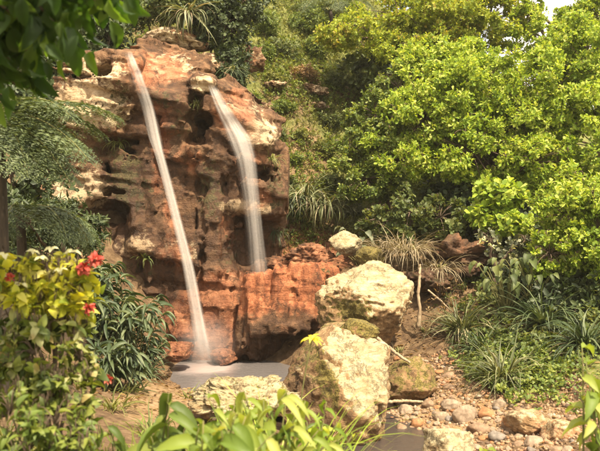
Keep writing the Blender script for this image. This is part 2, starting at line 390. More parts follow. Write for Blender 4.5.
M_BARK = bark_mat('brown_bark', (.05, .032, .02), (.14, .095, .06))
M_DARKBARK = bark_mat('dark_fern_bark', (.02, .014, .009), (.06, .04, .025))
M_PALEBARK = bark_mat('bleached_wood', (.19, .13, .075), (.37, .285, .18))
M_STEM = bark_mat('green_stem', (.08, .09, .02), (.17, .15, .05))

# ------------------------------------------------------------------ terrain
CP = np.array([
 (-5,-2,1.1),(0,-2,1.0),(5,-2,1.0),(-4,1,1.05),(0,0,.95),(4,1,.9),(-3,3,.98),(0,3,.88),(3,3,.8),(-1.5,5,.66),(.6,5,.5),(2.6,5,.45),(-4,5,1.0),(5,5,.8),
 (-4,7,1.1),(-2.2,7,.62),(-1.2,7,.42),(-.5,7,.28),(.5,7,.0),(1.1,7,-.1),(2.0,7,.02),(3,7,.25),(4.5,7,.7),
 (-4,8.5,1.25),(-2.4,8.4,.62),(-1.55,8.4,.40),(-1.0,8.8,.22),(-.5,8.7,.0),(.2,8.4,-.1),(.95,8.1,-.16),(1.7,8.4,.05),(2.7,8.4,.20),(3.5,8.6,.45),(5,8.6,.9),
 (-5,10,1.8),(-3,10,1.2),(-2.2,10,.75),(-1.75,10,.15),(-1.2,10.2,-.3),(-.6,10.8,-.4),(0,10.4,-.35),(.35,9.5,-.2),(.9,9,-.1),(1.5,9.7,.12),(2.5,9.8,.34),(3.5,10.2,.75),(5,10,1.3),
 (-5,12,3),(-3.6,12.2,2.2),(-1.5,11.8,-.2),(-.5,11.6,-.2),(-.5,12.9,1.0),(.3,12.7,1.15),(.4,11.9,.85),(1.2,11.4,.55),(1.6,12,.95),(1.8,11,.45),(2.5,11.4,.8),(4,12,1.5),(6,12,2),
 (.2,13.5,1.65),(1.0,13.2,1.45),
 (-5,14,5),(-2.6,14.4,4.2),(-1,14.6,3.5),(0,14.6,2.65),(1.2,14.6,2.2),(2.5,14,1.75),(4,14,1.8),(6.5,14,2.3),
 (-5,17,7.2),(-2,17,6.3),(0,17,5.1),(2,17,4.1),(4,17,3.2),(7,17,3),(-6,20,10),(-3,20,9),(0,20,8),(3,20,6),(6,20,4.3),(9,20,3.8),
 (-8,26,11.5),(0,26,9.8),(8,26,5)], float)
_d = np.linalg.norm(CP[:, None, :2] - CP[None, :, :2], axis=-1)
_A = np.block([[_d + 0.02 * np.eye(len(CP)), np.ones((len(CP), 1)), CP[:, :2]], [np.ones((1, len(CP))), np.zeros((1, 3))], [CP[:, :2].T, np.zeros((2, 3))]])
_w = np.linalg.solve(_A, np.concatenate([CP[:, 2], np.zeros(3)]))
def H(x, y):
    x = np.asarray(x, float); y = np.asarray(y, float)
    xc = np.clip(x, -8, 9); yc = np.clip(y, -3, 26)
    z = _w[-3] + _w[-2] * xc + _w[-1] * yc
    for k in range(len(CP)): z = z + _w[k] * np.sqrt((xc - CP[k, 0]) ** 2 + (yc - CP[k, 1]) ** 2)
    q = np.stack([x, y, 0 * x], -1)
    hill = sstep(13, 16, y)
    return z + (.05 + .22 * hill) * fbm(q * 1.1, 4, 3) + .03 * fbm(q * 5, 3, 9)
def ground_at(px, py, lo=3.0):
    Y = np.linspace(lo, 45, 1500)
    rz = CAM_Z + (HZ - py) / F_PX * Y; gx = (px - 300) / F_PX * Y
    hit = np.nonzero(H(gx, Y) > rz)[0]
    k = hit[0] if len(hit) else len(Y) - 1
    return np.array([gx[k], Y[k], rz[k]])
def on_ground(x, y, dz=0.0): return np.array([x, y, float(H(x, y)) + dz])

far = np.array([12, 16, 25, 45, 90, 200, 400, 900])
xs = np.concatenate([-8 - far[::-1], np.arange(-8, 9.01, .1), 9 + far]); ys = np.concatenate([-3 - far[::-1], np.arange(-3, 26.01, .1), 26 + far])
gx, gy = np.meshgrid(xs, ys, indexing='ij'); gz = H(gx, gy)
V = np.stack([gx, gy, gz], -1).reshape(-1, 3); ny = len(ys)
i, j = np.meshgrid(np.arange(len(xs) - 1), np.arange(ny - 1), indexing='ij'); a = (i * ny + j).ravel()
ppx = 300 + V[:, 0] / np.maximum(V[:, 1], .5) * F_PX; ppy = HZ - (V[:, 2] - CAM_Z) / np.maximum(V[:, 1], .5) * F_PX
nz1 = fbm(V * .9, 4, 21)
def spot(px, py, r1, r2): return np.exp(-(((ppx - px) / r1) ** 2 + ((ppy - py) / r2) ** 2))
green = sstep(12.6, 14.5, V[:, 1]) * (.62 + .5 * nz1) + sstep(2.4, 3.8, V[:, 0]) * .7 + sstep(6.5, 5, V[:, 1]) * .6
green -= 1.1 * spot(305, 165, 22, 30) + .6 * spot(310, 95, 25, 15)
redd = np.clip(spot(300, 255, 50, 30) * 1.2 + spot(450, 255, 40, 30) * .5, 0, 1)
sand = np.clip(spot(160, 405, 50, 25) + spot(470, 405, 110, 40) * .9 + .8 * spot(305, 160, 26, 40) + .6 * spot(400, 250, 50, 20) , 0, 1)
m, N, L, B = new_mat('hillside_soil')
tc = N.new('ShaderNodeTexCoord').outputs['Object']
n1 = noise(N, L, tc, 1.7, 9, .65); n2 = noise(N, L, tc, 9, 8, .7); n3 = noise(N, L, tc, 55, 5, .7)
soil = ramp(N, [(.3, (.05, .03, .018)), (.5, (.12, .075, .04)), (.7, (.22, .15, .085))]); L.new(n2.outputs[0], soil.inputs[0])
grn = ramp(N, [(.3, (.06, .07, .02)), (.5, (.125, .135, .036)), (.7, (.23, .22, .08))]); L.new(n2.outputs[0], grn.inputs[0])
snd = ramp(N, [(.3, (.12, .075, .035)), (.5, (.225, .145, .075)), (.7, (.33, .235, .14))]); L.new(n2.outputs[0], snd.inputs[0])
rdd = ramp(N, [(.3, (.07, .025, .012)), (.5, (.17, .07, .035)), (.7, (.28, .15, .08))]); L.new(n2.outputs[0], rdd.inputs[0])
def amask(nm, amp=1.2):
    at = N.new('ShaderNodeAttribute'); at.attribute_name = nm
    return smooth(N, L, math_(N, L, 'ADD', at.outputs['Fac'], math_(N, L, 'MULTIPLY', math_(N, L, 'SUBTRACT', n1.outputs[0], .5), amp)), .3, .65)
c = mixc(N, L, amask('green'), soil.outputs[0], grn.outputs[0]); c = mixc(N, L, amask('sand'), c, snd.outputs[0]); c = mixc(N, L, amask('redsoil'), c, rdd.outputs[0])
L.new(c, B.inputs['Base Color']); B.inputs['Roughness'].default_value = .95; B.inputs['Specular IOR Level'].default_value = .2
bp = N.new('ShaderNodeBump'); bp.inputs['Strength'].default_value = .8; bp.inputs['Distance'].default_value = .05
L.new(math_(N, L, 'ADD', n2.outputs[0], math_(N, L, 'MULTIPLY', n3.outputs[0], .4)), bp.inputs['Height']); L.new(bp.outputs[0], B.inputs['Normal'])
M_SOIL = m
tag(np_mesh('ground', V, [np.stack([a, a + ny, a + ny + 1, a + 1], -1)], M_SOIL, smooth=True, attrs={'green': green, 'redsoil': redd, 'sand': sand}), kind='structure')

# ------------------------------------------------------------------ implicit-surface rock
def surface_nets(Fv, org, h):
    s = Fv < 0; nx, ny_, nz = Fv.shape
    cx = s[:-1, :-1, :-1].astype(np.int8); tot = np.zeros_like(cx)
    for dx in (0, 1):
        for dy in (0, 1):
            for dz in (0, 1): tot = tot + s[dx:nx - 1 + dx, dy:ny_ - 1 + dy, dz:nz - 1 + dz]
    act = (tot > 0) & (tot < 8); I = np.argwhere(act)
    idx = np.full(act.shape, -1, np.int64); idx[act] = np.arange(len(I))
    acc = np.zeros((len(I), 3)); cnt = np.zeros(len(I))
    C = [(0, 0, 0), (1, 0, 0), (0, 1, 0), (1, 1, 0), (0, 0, 1), (1, 0, 1), (0, 1, 1), (1, 1, 1)]
    E = [(0, 1), (2, 3), (4, 5), (6, 7), (0, 2), (1, 3), (4, 6), (5, 7), (0, 4), (1, 5), (2, 6), (3, 7)]
    fv = [Fv[I[:, 0] + c[0], I[:, 1] + c[1], I[:, 2] + c[2]] for c in C]
    for a_, b_ in E:
        fa, fb = fv[a_], fv[b_]; cr = (fa < 0) != (fb < 0)
        t = np.where(cr, fa / np.where(cr, fa - fb, 1), 0)[:, None]
        p = np.array(C[a_]) * (1 - t) + np.array(C[b_]) * t
        acc += p * cr[:, None]; cnt += cr
    Vv = (I + acc / np.maximum(cnt, 1)[:, None]) * h + org
    Q = []
    for ax in range(3):
        sl0 = [slice(None)] * 3; sl1 = [slice(None)] * 3; sl0[ax] = slice(0, -1); sl1[ax] = slice(1, None)
        A_, B_ = s[tuple(sl0)], s[tuple(sl1)]
        e = np.argwhere(A_ != B_)
        o1, o2 = [k for k in range(3) if k != ax]
        ok = (e[:, o1] > 0) & (e[:, o2] > 0) & (e[:, o1] < Fv.shape[o1] - 1) & (e[:, o2] < Fv.shape[o2] - 1); e = e[ok]
        def cell(d1, d2):
            q = e.copy(); q[:, o1] -= d1; q[:, o2] -= d2; return idx[q[:, 0], q[:, 1], q[:, 2]]
        q = np.stack([cell(0, 0), cell(1, 0), cell(1, 1), cell(0, 1)], -1)
        fl = A_[e[:, 0], e[:, 1], e[:, 2]]
        if ax == 1: fl = ~fl
        q[fl] = q[fl][:, ::-1]
        Q.append(q[:, ::-1])
    return Vv, [np.concatenate(Q)]
def rotm(rx, ry, rz):
    cx, sx, cy, sy, cz, sz = math.cos(rx), math.sin(rx), math.cos(ry), math.sin(ry), math.cos(rz), math.sin(rz)
    return np.array([[cz, -sz, 0], [sz, cz, 0], [0, 0, 1]]) @ np.array([[cy, 0, sy], [0, 1, 0], [-sy, 0, cy]]) @ np.array([[1, 0, 0], [0, cx, -sx], [0, sx, cx]])
def sd_box(p, c, half, R, rnd):
    q = np.abs((p - c) @ R) - (np.asarray(half) - rnd)
    return np.linalg.norm(np.maximum(q, 0), axis=-1) + np.minimum(q.max(-1), 0) - rnd
def sd_ell(p, c, r):
    q = (p - c) / np.asarray(r); k = np.linalg.norm(q, axis=-1); return (k - 1) * np.min(r)
def smin(a, b, k):
    h = np.clip(.5 + .5 * (b - a) / k, 0, 1); return b * (1 - h) + a * h - k * h * (1 - h)
def pbox(px0, px1, py0, py1, Y0, depth, rot=(0, 0, 0), rnd=.08):
    """box whose front face fills these pixels of the cliff face at depth Y0"""
    c0 = P((px0 + px1) / 2, (py0 + py1) / 2, Y0); c0[1] += depth / 2
    return (c0, ((px1 - px0) / 2 * mpp(Y0), depth / 2, (py1 - py0) / 2 * mpp(Y0)), rotm(*rot), rnd)
def cell_noise(p, seed, edge=False):
    p = np.asarray(p, np.float32); f = np.floor(p).astype(np.int64); best = np.full(len(p), 9.0, np.float32); sec = best.copy(); val = np.zeros(len(p), np.float32)
    for dx in (-1, 0, 1):
        for dy in (-1, 0, 1):
            for dz in (-1, 0, 1):
                c = f + np.array([dx, dy, dz])
                o = np.stack([_hash(c[:, 0], c[:, 1], c[:, 2], seed + k) for k in (0, 1, 2)], -1)
                dd = ((c + .15 + .7 * o - p) ** 2).sum(-1); m_ = dd < best
                sec = np.where(m_, best, np.minimum(sec, dd))
                best = np.where(m_, dd, best); val = np.where(m_, _hash(c[:, 0], c[:, 1], c[:, 2], seed + 3), val)
    return (val * 2 - 1, np.sqrt(sec) - np.sqrt(best)) if edge else val * 2 - 1
def build_sdf(boxes, cuts, lo, hi, h, k=.10, namp=1.0, seed=0, flutes=0.0, calm=(), strata=()):
    ax = [np.arange(lo[d], hi[d] + h, h) for d in range(3)]
    G = np.stack(np.meshgrid(*ax, indexing='ij'), -1).astype(np.float32); sh = G.shape[:3]
    p = G.reshape(-1, 3)
    w = p + .035 * np.stack([fbm(p * 1.6, 2, seed + 31), fbm(p * 1.6, 2, seed + 37), fbm(p * 1.6, 2, seed + 41)], -1) * namp
    d = np.full(len(p), 9.0, np.float32)
    for b in boxes: d = smin(d, sd_box(w, *b), k)
    w2 = p + .15 * np.stack([fbm(p * 2.6, 3, seed + 91), fbm(p * 2.6, 3, seed + 94), 1.3 * fbm(p * 2.6, 3, seed + 97)], -1)
    for c, r in cuts: d = -smin(-d, sd_ell(w2, c, r), .03)
    nb = np.abs(d) < .27; q = p[nb]
    zz = q[:, 2] + .16 * q[:, 0]
    st = vnoise(np.stack([q[:, 0] * .8, q[:, 1] * .8, zz * 6.5], -1), seed + 3)
    st2 = vnoise(np.stack([q[:, 0] * 1.5, q[:, 1] * 1.5, zz * 15], -1), seed + 4)
    rg = 1 - np.abs(fbm(q * 3.2, 3, seed + 7)) * 2.4
    qw = q + .045 * np.stack([vnoise(q * 5, seed + 51), vnoise(q * 5, seed + 52), vnoise(q * 5, seed + 53)], -1)
    zw = qw[:, 2] + .16 * qw[:, 0]
    ce = cell_noise(np.stack([qw[:, 0] * 2.3, qw[:, 1] * 2.3, zw * 4.2], -1), seed + 61, True); cb = cell_noise(np.stack([qw[:, 0] * 1.25, qw[:, 1] * 1.25, zw * 1.9], -1), seed + 81, True); ce2 = cell_noise(np.stack([qw[:, 0] * 5.5, qw[:, 1] * 5.5, zw * 11], -1), seed + 71)
    (ce, ke), (cb, kb) = ce, cb
    disp = .05 * fbm(q * 1.7, 3, seed + 1) + .035 * np.tanh(st * 3) + .016 * st2 + .04 * cb + .026 * ce + .012 * ce2 + .016 * fbm(q * 8, 3, seed + 9) - .035 * sstep(.10, .0, kb) - .014 * sstep(.14, .0, ke)
    if flutes:
      low = sstep(3.0, 2.3, q[:, 2]); disp = disp * (1 - .45 * low)
      disp = disp + flutes * (1 + 1.3 * low) * fbm(np.stack([q[:, 0] * 9, q[:, 1] * 9, q[:, 2] * .9], -1), 2, seed + 13)
    for c, r in strata: disp = disp + np.exp(-(((q - c) / r) ** 2).sum(-1)) * (.045 * np.tanh(st * 4) + .03 * np.tanh(st2 * 3))
    for c, r in calm: disp = disp * (1 - .85 * np.exp(-(((q - c) / r) ** 2).sum(-1)))
    dd = d[nb]
    d[nb] = dd + namp * disp * (1 - sstep(.18, .27, np.abs(dd)))
    Fv = d.reshape(sh)
    return Fv, np.array(lo, float), ax
R_ = math.radians
cliff_boxes = [
 pbox(95, 262, 100, 380, 12.95, 2.0, rnd=.1), pbox(120, 200, 92, 268, 12.34, 2.0, (R_(-4), R_(6), 0)), pbox(194, 264, 152, 216, 12.36, 2.0, (R_(-6), R_(6), R_(-6))),
 pbox(196, 226, 212, 300, 12.32, 2.0), pbox(150, 264, 290, 385, 12.28, 2.0, (R_(-8), 0, 0)), pbox(190, 240, 112, 200, 12.8, 1.4, (0, R_(20), 0)),
 pbox(50, 130, 80, 134, 12.0, 2.2, (R_(-8), R_(6), R_(-10)), .10),
 pbox(60, 120, 62, 84, 12.35, 1.8, (R_(-15), R_(4), R_(8)), .08),
 pbox(88, 130, 95, 116, 11.9, .8, (0, R_(8), R_(12)), .05),
 pbox(30, 112, 136, 168, 12.55, 2, (0, R_(5), 0), .08),
 pbox(38, 108, 168, 214, 12.1, 2.2, (R_(-8), R_(6), R_(-6)), .10),
 pbox(20, 100, 215, 330, 12.3, 2.2, (0, 0, 0), .15),
 (P(160, 80, 12.62), (.62, .75, .20), rotm(R_(38), R_(13), R_(-4)), .07),            # sloping cap slab
 (P(128, 84, 12.45), (.22, .6, .40), rotm(R_(30), R_(5), 0), .1),
 (P(201, 84, 12.25), (.19, .3, .14), rotm(R_(15), R_(10), R_(10)), .09),
 pbox(118, 200, 92, 170, 12.35, 1.6, (R_(-6), 0, 0), .15),
 pbox(102, 158, 142, 236, 12.15, 1.7, (R_(-10), R_(8), 0), .16),
 pbox(150, 196, 120, 300, 12.2, 1.5, (R_(-6), R_(5), 0), .12),
 pbox(116, 152, 232, 262, 11.9, 1.6, (R_(-10), R_(12), R_(10)), .06),
 pbox(144, 204, 236, 272, 11.95, 1.5, (R_(-14), R_(10), R_(-6)), .06),
 pbox(108, 200, 286, 335, 12.2, 1.6, (R_(-12), R_(6), 0), .05),
 pbox(156, 240, 300, 385, 11.9, 1.6, (R_(-14), R_(6), 0), .12),
 pbox(162, 190, 322, 352, 11.55, .8, (R_(-20), R_(12), R_(20)), .05),
 pbox(196, 232, 150, 300, 12.25, 1.4, (R_(-6), R_(3), 0), .1),
 pbox(206, 222, 165, 285, 12.05, 1.0, (R_(-4), R_(4), 0), .06),
 (P(242, 118, 12.55), (.62, .55, .22), rotm(R_(26), R_(33), R_(4)), .07),            # right shelf, falls to the right
 pbox(246, 274, 128, 154, 12.0, 1.2, (R_(-10), R_(14), R_(-8)), .06),
 pbox(222, 270, 150, 200, 12.75, 1.4, (0, 0, 0), .1),
 pbox(214, 280, 196, 222, 12.15, 1.8, (R_(-10), R_(9), R_(4)), .07),
 pbox(262, 284, 150, 280, 12.9, 1.6, (0, R_(6), 0), .12),
 pbox(222, 276, 222, 300, 13.0, 1.4, (0, 0, 0), .1),
 pbox(198, 262, 270, 300, 12.1, 1.6, (R_(-10), R_(4), 0), .08),
 pbox(200, 245, 232, 275, 12.3, 1.2, (R_(-8), R_(-6), 0), .08),
]
rngc = np.random.default_rng(4)
for _ in range(64):                                                  # angular slabs broken out of the face
    px, py = rngc.uniform(56, 266), rngc.uniform(96, 345)
    if 182 < px < 222 and 100 < py < 150 or 222 < px < 268 and 212 < py < 292 or 80 < px < 138 and 186 < py < 242 or 90 < px < 205 and 264 < py < 296: continue
    low_ = py > 200
    w_, h_ = (rngc.uniform(8, 22), rngc.uniform(14, 34)) if low_ else (rngc.uniform(14, 36), rngc.uniform(7, 18))
    if px > 165 and py - h_ < 84 + (px + w_ * .6 - 195) * .85: continue
    cliff_boxes.append(pbox(px - w_, px + w_, py - h_, py + h_, 12.06 + rngc.uniform(0, .24) + (.06 if low_ else 0), 1.3, tuple(R_(q) for q in (rngc.uniform(-24, -2), rngc.uniform(-8, 24), rngc.uniform(-26, 26))), .02))
cliff_cuts = [(P(200, 127, 12.2), (.25, .75, .29)), (P(108, 214, 12.0), (.40, .75, .30)), (P(112, 148, 12.0), (.36, .5, .09)), (P(178, 352, 11.6), (.30, .22, .14)),
              (P(252, 176, 12.1), (.34, .5, .15)), (P(246, 250, 12.2), (.26, .45, .42)), (P(60, 150, 12), (.4, .5, .12)), (P(130, 300, 11.8), (.35, .4, .10)), (P(150, 283, 11.9), (.70, .4, .075))]
LO, HI, HH = (-4.5, 11.15, -.55), (-.15, 14.3, 5.0), .029
CF, CO, CA = build_sdf(cliff_boxes, cliff_cuts, LO, HI, HH, .028, 1.0, 2, .026, calm=[(P(160, 72, 12.4), (.5, .8, .3)), (P(243, 122, 12.2), (.35, .7, .28))], strata=[(P(85, 100, 12.1), (.7, 1, .55)), (P(75, 190, 12.1), (.7, 1, .4)), (P(60, 60, 12.1), (.7, 1, .4))])
CF[0], CF[-1], CF[:, -1], CF[:, :, 0] = 1, 1, 1, 1
front = np.where((CF < 0).any(1), CA[1][np.argmax(CF < 0, axis=1)], 99.0)     # first rock met from the pool side
def cliff_front(x, z, r=1):
    i = int(np.clip(round((x - LO[0]) / HH), r, front.shape[0] - 1 - r)); j = int(np.clip(round((z - LO[2]) / HH), r, front.shape[1] - 1 - r))
    return float(front[i - r:i + r + 1, j - r:j + r + 1].min())
Vc, Qc = surface_nets(CF, CO, HH)
cpx = 300 + Vc[:, 0] / Vc[:, 1] * F_PX; cpy = HZ - (Vc[:, 2] - CAM_Z) / Vc[:, 1] * F_PX
def blot(lst):
    o = np.zeros(len(Vc))
    for (px, py, rx, ry, w) in lst: o = np.maximum(o, w * np.exp(-(((cpx - px) / rx) ** 2 + ((cpy - py) / ry) ** 2) ** 1.3))
    return o
pale = blot([(85, 105, 50, 30, .9), (80, 190, 40, 26, .75), (203, 84, 14, 9, 1), (258, 134, 22, 16, .95), (248, 207, 36, 10, .8), (95, 70, 40, 14, .7), (170, 66, 30, 14, .7),
             (135, 246, 24, 16, .6), (180, 252, 26, 16, .55), (228, 275, 18, 10, .45), (240, 110, 26, 16, .6)])
red = blot([(155, 70, 45, 26, .62), (160, 150, 14, 60, .56), (235, 112, 30, 30, .6), (205, 330, 60, 50, .85), (175, 255, 34, 24, .55), (250, 160, 20, 30, .5), (190, 160, 22, 20, .5),
            (160, 120, 20, 30, .6), (255, 200, 26, 16, .45), (230, 285, 50, 20, .7), (172, 220, 12, 60, .46), (168, 335, 26, 22, .85), (225, 235, 14, 40, .45)])
moss = blot([(128, 180, 30, 46, .62), (165, 100, 24, 14, .5), (180, 125, 20, 30, .45), (210, 190, 16, 40, .55), (100, 150, 40, 12, .5), (120, 95, 14, 40, .45), (230, 250, 20, 30, .4), (275, 190, 12, 40, .5), (130, 280, 40, 24, .45), (195, 105, 14, 14, .5)])
wet = blot([(110, 300, 60, 60, 1), (120, 220, 50, 60, 1), (245, 250, 30, 40, 1), (150, 285, 60, 16, 1), (170, 260, 110, 60, .75), (190, 340, 90, 40, .95), (250, 215, 40, 70, .75), (120, 200, 40, 60, .6), (130, 300, 60, 50, .7), (225, 200, 30, 70, .7), (160, 150, 24, 90, .8), (190, 300, 40, 70, .9), (240, 150, 30, 60, .7), (250, 250, 30, 50, .8), (205, 340, 60, 40, 1)])  # damp rock, plus shade of recesses and surrounding plants painted at lower left
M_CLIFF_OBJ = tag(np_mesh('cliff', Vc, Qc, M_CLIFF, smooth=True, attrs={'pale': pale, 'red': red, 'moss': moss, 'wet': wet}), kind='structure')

# orange ledge in front of the second fall
lb = [pbox(230, 262, 290, 372, 11.62, 1.5, (R_(-20), R_(10), R_(14)), .06), pbox(252, 296, 286, 350, 11.5, 1.5, (R_(-16), R_(-7), R_(-4)), .07),
      pbox(288, 328, 276, 340, 11.55, 1.3, (R_(-14), R_(-12), R_(-12)), .07), pbox(236, 330, 330, 384, 11.85, 1.3, (R_(-8), 0, 0), .08), pbox(300, 336, 270, 300, 11.8, 1.0, (R_(-10), R_(-8), 0), .08)]
lo2 = (-1.25, 11.1, -.45); hi2 = (.75, 13.2, 1.6)
LF, LO_, LA = build_sdf(lb, [(P(285, 362, 11.45), (.65, .4, .20)), (P(300, 335, 11.35), (.2, .15, .1))], lo2, hi2, .027, .05, .95, 11, .045)
LF[0], LF[-1], LF[:, -1], LF[:, :, 0] = 1, 1, 1, 1
Vl, Ql = surface_nets(LF, LO_, .027)
lpy = HZ - (Vl[:, 2] - CAM_Z) / Vl[:, 1] * F_PX
o = np_mesh('rock_ledge', Vl, Ql, M_LEDGE, smooth=True, loc=(-.25, 12, 0), attrs={'red': .20 + .50 * sstep(335, 292, lpy), 'wet': .25 + .7 * sstep(310, 350, lpy), 'moss': .35 * sstep(-.1, .4, Vl[:, 0])})  # damp lower face, with the undercut's shade put into the colour
tag(o, 'broad orange stained rock ledge under the shorter right waterfall', 'rock ledge')

# ------------------------------------------------------------------ boulders
import bmesh
_ico = {}
def ico(sub):
    if sub not in _ico:
        bm = bmesh.new(); bmesh.ops.create_icosphere(bm, subdivisions=sub, radius=1)
        bm.verts.ensure_lookup_table()
        _ico[sub] = (np.array([v.co[:] for v in bm.verts]), np.array([[v.index for v in f.verts] for f in bm.faces])); bm.free()
    return _ico[sub]
def rock_shape(dims, seed, sub=5, nplanes=9, planes=None, pw=24, amp=.06, freq=2.2):
    rng = np.random.default_rng(seed); d, f = ico(sub)
    if planes is None:
        n = rand_dirs(rng, nplanes); ds = rng.uniform(.68, .98, nplanes)
    else:
        n = nrm(np.array([q[:3] for q in planes], float)); ds = np.array([q[3] for q in planes], float)
        n2 = rand_dirs(rng, nplanes); n = np.concatenate([n, n2]); ds = np.concatenate([ds, rng.uniform(.86, 1.05, nplanes)])
    k = np.clip(d @ n.T, 0, None) / ds
    r = (np.sum(k ** pw, 1) + (1 / 1.12) ** pw) ** (-1 / pw)
    v = d * r[:, None]
    q = v * freq + seed * 7.7
    if sub >= 4:
        qw = v + .12 * np.stack([vnoise(v * 4 + seed, seed + 51), vnoise(v * 4 + seed, seed + 52), vnoise(v * 4 + seed, seed + 53)], -1)
        v = v * (1 + amp * .95 * cell_noise(qw * [2.0, 2.0, 2.8] + seed, seed + 61) + amp * .22 * cell_noise(qw * [6, 6, 9] + seed, seed + 71))[:, None]
    v = v * (1 + amp * fbm(q, 4, seed) + amp * .35 * (1 - np.abs(fbm(q * 2.6, 3, seed + 3)) * 3) + amp * .25 * fbm(q * 7, 3, seed + 5))[:, None]
    return v * np.asarray(dims), f
def boulder(name, label, c, dims, seed, mat=None, planes=None, sub=5, nplanes=9, attrs=None, amp=.06, freq=2.2, group=None, cat='boulder', rz=0.0, pw=24):
    v, f = rock_shape(dims, seed, sub, nplanes, planes, pw, amp, freq)
    if rz: v = v @ rotm(0, 0, rz).T
    o = np_mesh(name, v, [f], mat or M_BOULDER, smooth=True)
    o.location = tuple(float(q) for q in c)
    if attrs:
        nr = np.zeros(len(v) * 3, np.float32); o.data.vertices.foreach_get('normal', nr); nr = nr.reshape(-1, 3)
        for k, a_ in attrs(v / np.asarray(dims), nr).items():
            at = o.data.attributes.new(k, 'FLOAT', 'POINT'); at.data.foreach_set('value', np.asarray(a_, dtype=np.float32))
    return tag(o, label, cat, group)
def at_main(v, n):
    pl = n @ nrm(np.array([.45, -.5, .74])); left = sstep(.25, -.55, v[:, 0] + .35 * v[:, 2])  # cream follows the sunward faces: the lit side is painted in
    return {'pale': sstep(.48, .90, pl) * .9, 'moss': .74 * np.exp(-(((v[:, 0] + .20 + .35 * (v[:, 2] - .3)) / .26) ** 2 + ((v[:, 2] - .3) / .5) ** 2)) + .45 * sstep(.2, .8, n[:, 2]) * left, 'red': .38 * sstep(-.1, -.8, v[:, 2]), 'wet': .75 * sstep(.05, -.5, v[:, 0] + .5 * v[:, 2])}  # 'wet' darkens the left flank: shading put into the colour
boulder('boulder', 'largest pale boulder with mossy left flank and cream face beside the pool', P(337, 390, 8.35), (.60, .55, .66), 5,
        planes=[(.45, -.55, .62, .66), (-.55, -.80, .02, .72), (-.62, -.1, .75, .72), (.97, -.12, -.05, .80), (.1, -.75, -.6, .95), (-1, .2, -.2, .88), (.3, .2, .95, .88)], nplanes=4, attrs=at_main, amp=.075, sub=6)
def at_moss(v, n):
    return {'pale': sstep(.05, .5, n[:, 2] + .3 * v[:, 0]) * 1.0, 'moss': .55 * sstep(.35, -.35, n[:, 2]) * sstep(.5, -.4, v[:, 0]) + .75 * np.exp(-(((v[:, 0] + .4) / .4) ** 2 + ((v[:, 2] + .1) / .3) ** 2))}  # cream on upward faces carries the sunlit top as colour
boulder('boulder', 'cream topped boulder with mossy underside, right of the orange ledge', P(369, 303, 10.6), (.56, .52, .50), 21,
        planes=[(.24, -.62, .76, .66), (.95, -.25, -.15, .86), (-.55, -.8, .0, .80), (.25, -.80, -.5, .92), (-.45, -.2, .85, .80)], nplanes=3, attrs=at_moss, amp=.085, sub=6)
boulder('boulder', 'small mossy ochre stone perched on the largest boulder', P(358, 330, 8.75), (.20, .18, .13), 8, attrs=lambda v, n: {'moss': .62 + .2 * n[:, 2], 'pale': .3 + 0 * v[:, 0]}, sub=5)
boulder('boulder', 'thin ochre stone wedged behind the crest of the largest boulder', P(340, 331, 8.9), (.20, .16, .09), 9, attrs=lambda v, n: {'moss': .5 + 0 * v[:, 0], 'pale': .5 + 0 * v[:, 0]}, sub=4)
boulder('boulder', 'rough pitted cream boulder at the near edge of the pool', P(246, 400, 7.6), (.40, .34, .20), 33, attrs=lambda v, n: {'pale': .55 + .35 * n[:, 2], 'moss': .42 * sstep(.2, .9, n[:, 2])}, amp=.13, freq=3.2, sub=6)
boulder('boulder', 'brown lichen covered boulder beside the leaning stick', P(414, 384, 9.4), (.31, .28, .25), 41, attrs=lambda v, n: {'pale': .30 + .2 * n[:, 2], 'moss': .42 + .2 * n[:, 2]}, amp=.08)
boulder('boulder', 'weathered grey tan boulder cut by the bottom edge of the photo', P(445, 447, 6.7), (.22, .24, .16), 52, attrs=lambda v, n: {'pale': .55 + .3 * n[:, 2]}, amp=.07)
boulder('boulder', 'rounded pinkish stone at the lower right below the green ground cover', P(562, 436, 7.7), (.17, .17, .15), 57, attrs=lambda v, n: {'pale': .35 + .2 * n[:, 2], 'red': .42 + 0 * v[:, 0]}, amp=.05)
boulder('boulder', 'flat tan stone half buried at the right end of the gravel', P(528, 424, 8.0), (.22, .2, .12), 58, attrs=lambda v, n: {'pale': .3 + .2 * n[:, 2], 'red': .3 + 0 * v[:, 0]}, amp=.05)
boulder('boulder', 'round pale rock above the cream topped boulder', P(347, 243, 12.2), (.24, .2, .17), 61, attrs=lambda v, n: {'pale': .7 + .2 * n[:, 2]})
boulder('boulder', 'dark mossy rock just right of the round pale rock', P(370, 258, 11.9), (.19, .2, .16), 62, attrs=lambda v, n: {'moss': .8 + 0 * v[:, 0]})
boulder('boulder', 'reddish brown rock above the right end of the orange ledge', P(312, 254, 12.3), (.34, .3, .20), 63, M_CLIFF, attrs=lambda v, n: {'red': .5 + 0 * v[:, 0], 'wet': .4 + 0 * v[:, 0]}, amp=.2, nplanes=14, freq=3)
boulder('boulder', 'dark red rock leaning on the cliff above the orange ledge', P(284, 266, 12.4), (.28, .25, .15), 64, M_CLIFF, attrs=lambda v, n: {'red': .5 + 0 * v[:, 0], 'wet': .6 + 0 * v[:, 0]}, amp=.2, nplanes=14, freq=3)
boulder('boulder', 'brown earthy rock bank under the right hand shrubs', P(452, 256, 12.4), (.50, .5, .30), 65, M_CLIFF, attrs=lambda v, n: {'red': .3 + 0 * v[:, 0], 'moss': .25 + 0 * v[:, 0], 'wet': .6 + 0 * v[:, 0]}, amp=.24, nplanes=14, freq=3)
boulder('boulder', 'shaded brown rock beside the pale upright trunk', P(432, 283, 11.8), (.3, .3, .20), 66, M_CLIFF, attrs=lambda v, n: {'moss': .4 + 0 * v[:, 0], 'wet': .6 + 0 * v[:, 0]}, amp=.22, nplanes=14, freq=3)
